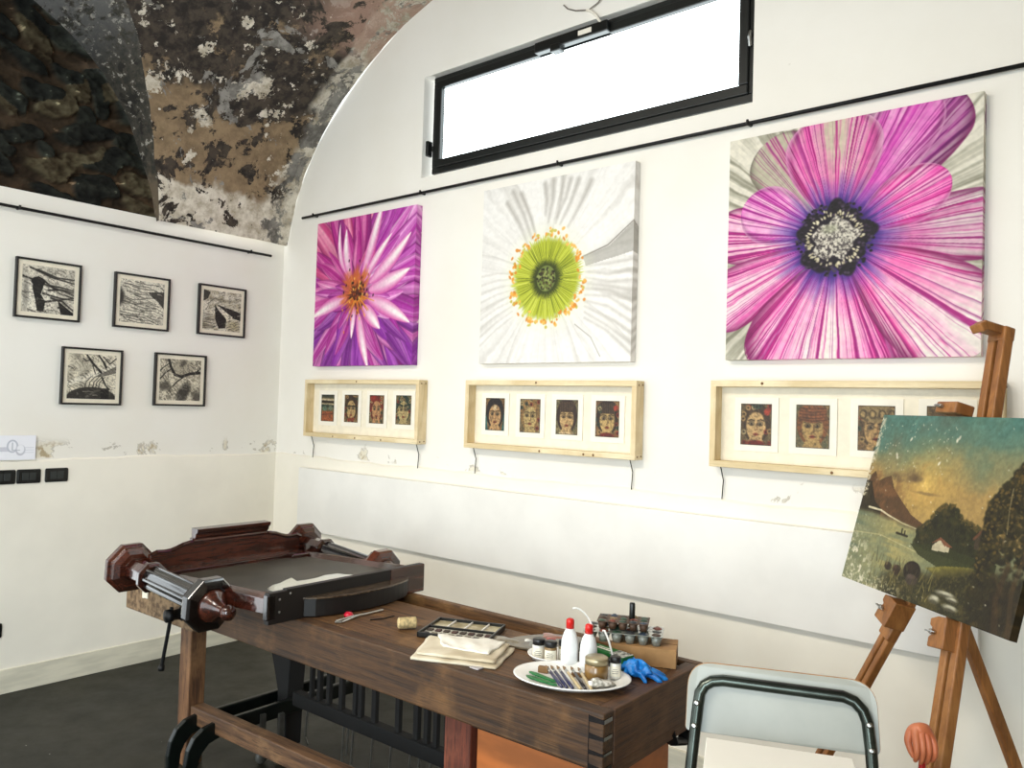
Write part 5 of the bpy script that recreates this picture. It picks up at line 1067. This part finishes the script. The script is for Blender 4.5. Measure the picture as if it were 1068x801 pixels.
# support blocks (ledges) under the painting on the left leg and on the mast
def support(P, dd, u, v):
    m = MB(); Mx = frame_from(P, tuple(dd.cross(MBk)), tuple(dd))
    pr = [(-.030, -.085), (.030, -.085), (.030, -.002), (-.004, -.002), (-.030, -.010), (-.030, -.028), (-.020, -.034), (-.020, -.052), (-.030, -.060)]
    a = dd.cross(MBk).normalized()
    Mx = Matrix(((a.x, dd.x, MBk.x, P.x), (a.y, dd.y, MBk.y, P.y), (a.z, dd.z, MBk.z, P.z), (0, 0, 0, 1)))
    sg = 1 if a.dot(U) > 0 else -1
    m.prism([(x*sg, y) for x, y in pr], -.055, .012, Mx); m.build('support_block', M_EASEL, es, .003)
    Wp = Mx @ Vector((-.012*sg, -.045, -.056))
    MB().lathe([(.007, 0), (.007, .010), (0, .011)], 10, frame_from(Wp, tuple(a), tuple(-MBk))).bar(Wp-MBk*.006-a*.014, Wp-MBk*.012+a*.014, .004, .008, tuple(MBk)).build('wing_bolt', M_STEEL, es, .001)
support(ep(.272, -.004, .05), dl, 0, 0)
support(ep(.478, -.004, .05), d, 0, 0)

def landscape():
    h_, w_ = 250, 330; P = Paint(w_, h_, (90, 140, 136)); u, v = P.u, P.v; f = fbm(h_, w_, 6, 5, 301); g = fbm(h_, w_, 24, 4, 302); h = fbm(h_, w_, 60, 3, 303); k9 = fbm(h_, w_, 110, 2, 309); rs = np.random.default_rng(12)
    P.a = lerp((72, 112, 106), (110, 122, 98), np.clip(v*2.6+(f-.5)*.9, 0, 1)); P.mix(np.clip((g-.5)*3, 0, 1)*np.clip(1-v*4, 0, 1), (104, 148, 138), .5)
    P.mix(np.clip((f-.48)*6, 0, 1)*np.clip(1-v*3.2, 0, 1)*np.clip(1.4-u*2.4, 0, 1), (84, 88, 80), .9)
    P.mix(np.clip((v-.17+.20*(f-.5))*4.5, 0, 1), (160, 132, 82)); d_ = np.hypot((u-.40)*1.15, v-.38); P.mix(np.clip(1-d_/.3, 0, 1)**1.3, (196, 162, 90)); P.mix(np.clip(1-d_/.05, 0, 1), (226, 192, 112), .8); P.mix(np.clip(1-d_/.15, 0, 1)*np.clip((g-.42)*3, 0, 1), (210, 172, 98), .6); P.mix(np.clip(1-np.abs(d_-.10)/.03, 0, 1)*np.clip((g-.45)*3, 0, 1), (170, 130, 74), .5)
    for x, y, rx, ry in ((.25, .36, .10, .025), (.31, .335, .06, .028), (.20, .37, .07, .018), (.34, .36, .04, .016)): P.mix(P.ell(x, y, rx, ry, (0, 0, 0), 0, soft=.9)*np.clip(g*2-.4, 0, 1), (92, 74, 56), .85)
    P.ell(.42, .43, .08, .008, (112, 90, 62), .6, soft=.9)
    hill = [(0, .40), (.05, .345), (.09, .40), (.13, .375), (.17, .36), (.21, .43), (.28, .49), (.36, .555), (.47, .60), (.47, .66), (0, .62)]
    P.poly(hill, (84, 60, 40)); P.mix(((v > .34+.28*np.clip(u-.19, 0, 1)) & (u < .45) & (v < .62))*np.clip((g-.45)*5, 0, 1)*np.clip(1-np.abs(u-.12)*5, 0, 1), (128, 92, 58), .6); P.mix((v > .5)*np.clip(.45-u, 0, .3)*3.3*np.clip((.62-v)*14, 0, 1)*np.clip((h-.4)*4, 0, 1), (70, 54, 36), .7); P.mix((P.ell(.13, .5, .16, .13, (0, 0, 0), 0, soft=1.2))*np.clip((g-.4)*3, 0, 1)*((v > .36)), (112, 76, 48), .6); P.poly([(0, .40), (.045, .41), (.075, .47), (.10, .52), (.16, .56), (.16, .62), (0, .62)], (38, 32, 22), .92); P.mix(np.clip((.09-u)*12, 0, 1)*np.clip((v-.42)*10, 0, 1)*np.clip((.6-v)*10, 0, 1)*np.clip((h-.45)*5, 0, 1), (62, 56, 34), .8)
    P.line([(.07, .56), (.16, .565), (.22, .585), (.32, .61), (.43, .625)], .006, (214, 206, 178), .002)
    lake = np.clip((v-(.572+.12*np.clip(u-.1, 0, .4)))*30, 0, 1)*1.0; P.mix(lake, (124, 128, 98)); hz = fbm(h_, w_//6, 34, 3, 305); hz = np.repeat(hz, 6, 1); hz = np.pad(hz, ((0, 0), (0, w_-hz.shape[1])), 'edge')
    P.mix(lake*np.clip(1-np.abs(u-.27-.1*(v-.6))*4.2, 0, 1)*np.clip((hz-.35)*3, 0, 1), (196, 172, 104), .85); P.mix(lake*np.clip((hz-.5)*5, 0, 1)*np.clip(.5-u, 0, 1)*1.6, (88, 106, 94), .7); P.mix(lake*np.clip((.45-hz)*5, 0, 1)*np.clip(.2-np.abs(u-.05), 0, 1)*4, (150, 152, 122), .6)
    P.line([(.0, .72), (.2, .70), (.5, .75)], .003, (206, 196, 150), .002, .6); P.line([(.30, .668), (.37, .673)], .006, (34, 28, 20)); P.line([(.33, .64), (.332, .668)], .004, (34, 28, 20)); P.line([(.35, .648), (.352, .668)], .004, (34, 28, 20))
    def foliage(n, xs, yfun, cols, r0=.006, r1=.018):
        for k in range(n):
            x = rs.uniform(*xs); y = yfun(x)
            if y is None: continue
            P.ell(x, y, rs.uniform(r0, r1), rs.uniform(r0, r1)*.9, cols[rs.integers(len(cols))], rs.uniform(.55, .95), ang=rs.uniform(0, 3), soft=.7)
    mid_top = lambda x: .615-.115*math.exp(-((x-.53)/.055)**2)-.10*math.exp(-((x-.60)/.05)**2)-.075*math.exp(-((x-.70)/.09)**2)
    DK = [(36, 38, 20), (28, 30, 17), (50, 50, 26), (22, 24, 14)]
    P.poly([(.43, .70)]+[(x, mid_top(x)+.02) for x in np.linspace(.44, .86, 20)]+[(.86, .74), (.5, .72)], (34, 35, 19), .95)
    foliage(420, (.42, .86), lambda x: mid_top(x)+abs(rs.normal(0, .05)), DK+[(66, 58, 30)]); foliage(90, (.44, .84), lambda x: mid_top(x)+rs.uniform(-.012, .02), [(86, 72, 36), (70, 66, 34), (98, 80, 40)], .004, .009)
    P.poly([(.40, .705), (.5, .685), (.65, .685), (.87, .70), (.87, .82), (.6, .79), (.46, .75)], (46, 50, 26), .9); P.poly([(.53, .685), (.567, .645), (.625, .675), (.625, .70), (.53, .71)], (184, 174, 150)); P.poly([(.52, .675), (.565, .635), (.64, .672), (.60, .678), (.568, .65)], (120, 76, 54)); P.poly([(.74, .6), (.765, .565), (.8, .61), (.79, .65), (.745, .65)], (62, 52, 40)); P.line([(.735, .605), (.765, .56), (.805, .615)], .006, (96, 62, 44))
    P.poly([(.52, .805), (.62, .77), (.74, .745), (.86, .735), (.86, .80), (.64, .85)], (122, 112, 50), .85); P.mix(np.clip((g-.5)*4, 0, 1)*np.clip(1-np.abs(v-.79)*14, 0, 1)*np.clip((u-.5)*5, 0, 1), (74, 72, 34), .7)
    bank = np.clip((v-(.89-.16*np.clip((u-.22)*1.7, 0, 1)+.06*(f-.5)))*20, 0, 1)*np.clip((u-.2)*7, 0, 1); P.mix(bank, (42, 40, 23)); P.mix(bank*np.clip((g-.48)*5, 0, 1), (76, 68, 36), .75); P.mix(bank*np.clip((k9-.55)*5, 0, 1), (100, 90, 50), .5)
    for x, y, rx, ry, c in ((.45, .84, .052, .050, (34, 27, 20)), (.36, .86, .028, .027, (52, 38, 30)), (.30, .855, .024, .022, (48, 36, 28)), (.46, .885, .036, .028, (62, 52, 46))): P.ell(x, y, rx, ry, c); P.ell(x-.010, y-.015, rx*.55, ry*.4, tuple(q*1.6 for q in c), .6, soft=.9)
    # tall tree on the right
    def tall(x):
        lo = .17+.95*max(0, .905-x)**1.0*2.0 if x < .905 else .17+.25*max(0, x-.96)
        y = lo+abs(rs.normal(0, .28)); return y if y < 1 and x > .77-.0*y else None
    foliage(1500, (.74, 1.03), tall, [(38, 36, 19), (28, 27, 15), (52, 46, 24), (22, 21, 13), (44, 40, 20)], .006, .020); foliage(380, (.76, 1.02), lambda x: (tall(x) or 0)*1.0 or None, [(92, 74, 36), (78, 66, 32), (104, 84, 42), (66, 54, 28)], .003, .009)
    P.mix(np.clip((u-.74)*6, 0, 1)*np.clip((v-.64)*5, 0, 1), (34, 27, 17), .72); P.mix(np.clip((u-.74)*6, 0, 1)*np.clip((v-.64)*5, 0, 1)*np.clip((g-.52)*5, 0, 1), (64, 50, 30), .7)
    P.line([(.86, .34), (.865, .44), (.88, .55)], .003, (140, 128, 96), .002, .7); P.line([(.92, .68), (.9, .85), (.93, 1)], .010, (66, 48, 30), .016, .5); P.line([(.98, .6), (.96, .8), (.99, 1)], .008, (72, 54, 34), .012, .5)
    for x, y, rx, ry in ((.66, .900, .050, .014), (.61, .94, .028, .020), (.70, .955, .038, .014), (.70, .915, .030, .010)): P.ell(x, y, rx, ry, (158, 155, 138), .9, soft=.7); P.ell(x+.005, y-ry*.4, rx*.6, ry*.4, (196, 192, 174), .7, soft=.8); P.ell(x, y+ry*.7, rx*.8, ry*.5, (66, 62, 48), .8, soft=.6)
    for k in range(60):
        x = rs.uniform(.18, .6); y = rs.uniform(.84, .99); P.line([(x, y), (x+rs.uniform(-.02, .02), y-rs.uniform(.03, .09))], .0022, [(80, 74, 40), (40, 38, 22), (150, 138, 82)][rs.integers(3)], .001, .8)
    P.mix(np.clip((h-.585)*12, 0, 1)*np.clip((.17-u)*9+(v-.78)*4, 0, 1)*np.clip((v-.66)*6, 0, 1), (216, 210, 190), .95); P.mix(np.clip((k9-.60)*9, 0, 1)*np.clip((v-.88)*9, 0, 1)*np.clip((.5-u)*4, 0, 1), (216, 210, 186), .9)
    for x0, y0, x1, y1 in ((.012, .02, .02, .30), (.0, .32, .010, .50)): P.mix(np.clip((k9-.38)*5, 0, 1)*np.clip((.035-u)*60, 0, 1)*((v > y0) & (v < y1)), (206, 198, 178), .9)
    for k in range(110):
        x, y = rs.uniform(.02, .97), rs.uniform(0.02, .97)
        if rs.random() < .55: x = rs.uniform(.02, .5); y = rs.uniform(.05, .33)
        P.ell(x, y, rs.uniform(.0012, .0045), rs.uniform(.0012, .0045), (216, 211, 194), .8, ang=rs.uniform(0, 3))
    for x, y in ((.17, .235), (.175, .25), (.52, .13), (.53, .115), (.45, .26), (.24, .14)): P.ell(x, y, .0055, .012, (224, 220, 204), .9, ang=rs.uniform(-.6, .6))
    P.grain(.12, 80, 2); return P.a*np.array((.93, .92, .88))
ptw, pth = .716, .548
TLp = ep(0, pth, 0)
o = picture('landscape_painting', landscape(), tuple(TLp), tuple(U*ptw), tuple(-V*pth), M_OIL, None, .022, tuple(MBk))
tag(o, 'old unframed landscape painting of a lake at sunset standing on the easel', 'painting')

# ------------------------------------------------------------------ chair (seen from behind the little table)
CTL = Vector((3.819, -1.325, .961)); CU = Vector((.919, .395, 0)).normalized(); CV = Vector((.082, -.191, -.978)).normalized(); CM = CU.cross(CV).normalized()
if CM.y < 0: CM = -CM          # CM points away from the camera side
def cp(u, v, w_=0.0): return CTL+CU*u+CV*v+CM*w_
ch = thing('chair', 'metal tube chair with a pale grey laminate back at the end of the workbench', 'chair', (4.05, -1.40, 0), R(23.2))
def rounded(pts, r, n=6):
    out = []; N = len(pts)
    for i in range(N):
        p = Vector((*pts[i], 0)); a = Vector((*pts[i-1], 0)); b = Vector((*pts[(i+1) % N], 0)); rr = r[i]
        d1 = (a-p).normalized(); d2 = (b-p).normalized(); s = p+d1*rr; e = p+d2*rr
        for k in range(n+1): t = k/n; q = s*(1-t)**2+p*2*t*(1-t)+e*t*t; out.append((q.x, q.y))
    return out
outl = rounded([(0, 0), (.441, 0), (.449, .166), (-.003, .166)], [.062, .062, .02, .012], 8)
def bowed(m, poly, w0, w1, sub=22):
    """back board, slightly curved about the vertical"""
    n = len(poly); bow_ = lambda u: .016*(1-((u-.22)/.22)**2)
    fr_ = [cp(u, v, w0+bow_(u)) for u, v in poly]; bk = [cp(u, v, w1+bow_(u)) for u, v in poly]
    m.add(fr_+bk, [tuple(range(n)), tuple(range(2*n-1, n-1, -1))]+[(i, n+i, n+(i+1) % n, (i+1) % n) for i in range(n)]); return m
bk_ = bowed(MB(), outl, 0, .0015).build('backrest', M_GREYLAM, ch)
bowed(MB(), [(u+(.0012 if u > .22 else -.0012), v-.0012) for u, v in outl], .0015, .0165).build('plywood_core', M_PLY, bk_, label='bare brown plywood edge')
tp = [(.026, .101), (.030, .072), (.040, .054), (.058, .042), (.085, .037), (.367, .040), (.392, .048), (.410, .066), (.420, .092)]
bw_ = lambda u: .012*(1-((u-.22)/.22)**2)
path = [cp(u, v, -.013+bw_(u)) for u, v in tp]
def leg_pts(u, v, du):
    # down the back: below the board, past the seat, to the floor
    top_ = cp(u, v, -.013); return top_
L0 = [cp(.021, .158, -.013), cp(.013, .26, -.013), cp(.002, .46, -.013)]; R0 = [cp(.427, .157, -.013), cp(.434, .26, -.013), cp(.442, .46, -.013)]
Lf = Vector((L0[-1].x+.05, L0[-1].y+.10, .0)); Rf = Vector((R0[-1].x-.01, R0[-1].y+.13, .0))
MB().tube([Lf]+L0[::-1]+path+R0+[Rf], .0142, 12).build('back_tube', M_TUBE, ch)
for u, v in ((.0235, .096), (.019, .150), (.4225, .096), (.427, .152)):
    MB().lathe([(.0075, 0), (.0065, .003), (.003, .0042), (0, .0035)], 12, frame_from(cp(u, v, -.0245), tuple(CU), tuple(-CM))).build('bolt', M_STEEL, ch)
# seat and front legs (mostly out of the photo, below the frame)
sd = Vector((.395, -.919, 0)); s0 = L0[-1]; s1 = R0[-1]; z_s = .455
sp_ = [(s0.x, s0.y), (s1.x, s1.y), (s1.x+sd.x*.36, s1.y+sd.y*.36), (s0.x+sd.x*.36, s0.y+sd.y*.36)]
MB().prism(rounded(sp_, [.03, .03, .06, .06], 6), z_s, z_s+.014).build('seat', M_GREYLAM, ch, .002)
for P in (s0, s1):
    e = Vector((P.x, P.y, z_s-.013))+sd*.33
    MB().tube([Vector((P.x, P.y, z_s-.013)), e, e+Vector((0, 0, -.012))+sd*.012, Vector((e.x+sd.x*.05, e.y+sd.y*.05, 0))], .0115, 10).build('leg', M_TUBE, ch)
# little white-topped table in front of it
tb = thing('side_table', 'small white-topped table in the bottom foreground before the chair', 'table', (4.10, -1.75, 0), R(22.8))
A_ = Vector((3.935, -1.459, .84)); B_ = Vector((4.227, -1.336, .84)); ue = (B_-A_).normalized(); ve = Vector((ue.y, -ue.x, 0)); ve = Vector((.40, -.92, 0)).normalized()
Lw = (B_-A_).length; Ld = .98
q = [A_, B_, B_+ve*Ld, A_+ve*Ld]; MB().prism([(p.x, p.y) for p in q], .822, .84).build('table_top', plain('white_table_top', (246, 243, 232), .6, var=.02, scale=3), tb, .002)
for p in (A_*1.0, B_*1.0):
    for k in (.52, Ld-.04):
        c_ = p+ve*k+ue*(.03 if p == A_ else -.03); MB().box(c_.x-.014, c_.x+.014, c_.y-.014, c_.y+.014, 0, .823).build('leg', M_WHITE, tb, .003)

# ------------------------------------------------------------------ carved hand on a red stick, leaning on the easel leg
Hc = Vector((4.3002, -1.0235, 0.8078)); tpv = Vector((0, 0, 1)); hx = r2.copy(); hx.z = 0; hx.normalize(); hy = Vector((fw.x, fw.y, 0)).normalized()
hs_ = thing('hand_stick', 'flesh-coloured carved hand gripping the top of a red stick by the easel', 'hand', (Hc.x, Hc.y, 0))
M_SKIN = plain('painted_flesh', (206, 122, 82), .45, c2=(186, 98, 62), scale=12); M_STICK = plain('red_lacquer', (178, 24, 20), .3, coat=.4)
def hp(a, b, c): return Hc+hx*a+tpv*b+hy*c
def skin_obj(name, verts, edges, radii, root, mat, parent, sub=2):
    inv = ROOTM[parent].inverted(); me = D.meshes.new(name); me.from_pydata([tuple(inv @ v) for v in verts], edges, []); me.materials.append(mat)
    o_ = D.objects.new(name, me); COL.objects.link(o_); o_.parent = parent; ROOTM[o_] = ROOTM[parent]
    sk = o_.modifiers.new('skin', 'SKIN'); sk.use_smooth_shade = True; lay = me.skin_vertices[0].data
    for i, r_ in enumerate(radii): lay[i].radius = (r_, r_) if not isinstance(r_, tuple) else r_
    lay[root].use_root = True; s_ = o_.modifiers.new('subsurf', 'SUBSURF'); s_.levels = sub; s_.render_levels = sub; return o_
# back of the hand: palm arches over the stick, knuckles on top, four fingers hang down in front, thumb at the side
verts = [hp(0, .040, .012), hp(0, .026, .006)]; edges = [(0, 1)]; radii = [.017, .021]
for a, kz, L in ((-.0225, .012, .050), (-.0078, .016, .060), (.0072, .015, .058), (.0215, .010, .047)):
    b0 = len(verts); verts += [hp(a*.80, kz+.002, -.002), hp(a, kz-.010, -.014), hp(a*1.02, kz-.012-L*.42, -.021), hp(a*.98, kz-.012-L*.76, -.016), hp(a*.92, kz-.012-L, -.006)]
    radii += [.0125, .0098, .0074, .0066, .0050]; edges += [(1, b0), (b0, b0+1), (b0+1, b0+2), (b0+2, b0+3), (b0+3, b0+4)]
t0 = len(verts); verts += [hp(-.024, .016, .012), hp(-.033, -.006, .006), hp(-.029, -.028, -.004), hp(-.022, -.042, -.008)]; radii += [.0125, .0095, .0080, .0055]; edges += [(1, t0), (t0, t0+1), (t0+1, t0+2), (t0+2, t0+3)]
skin_obj('hand', verts, edges, radii, 1, M_SKIN, hs_)
MB().tube([hp(0, .03, -.002), hp(0, -.05, -.002), Vector((Hc.x-.01, Hc.y-.03, 0.0))], .0085, 12).build('stick', M_STICK, hs_)
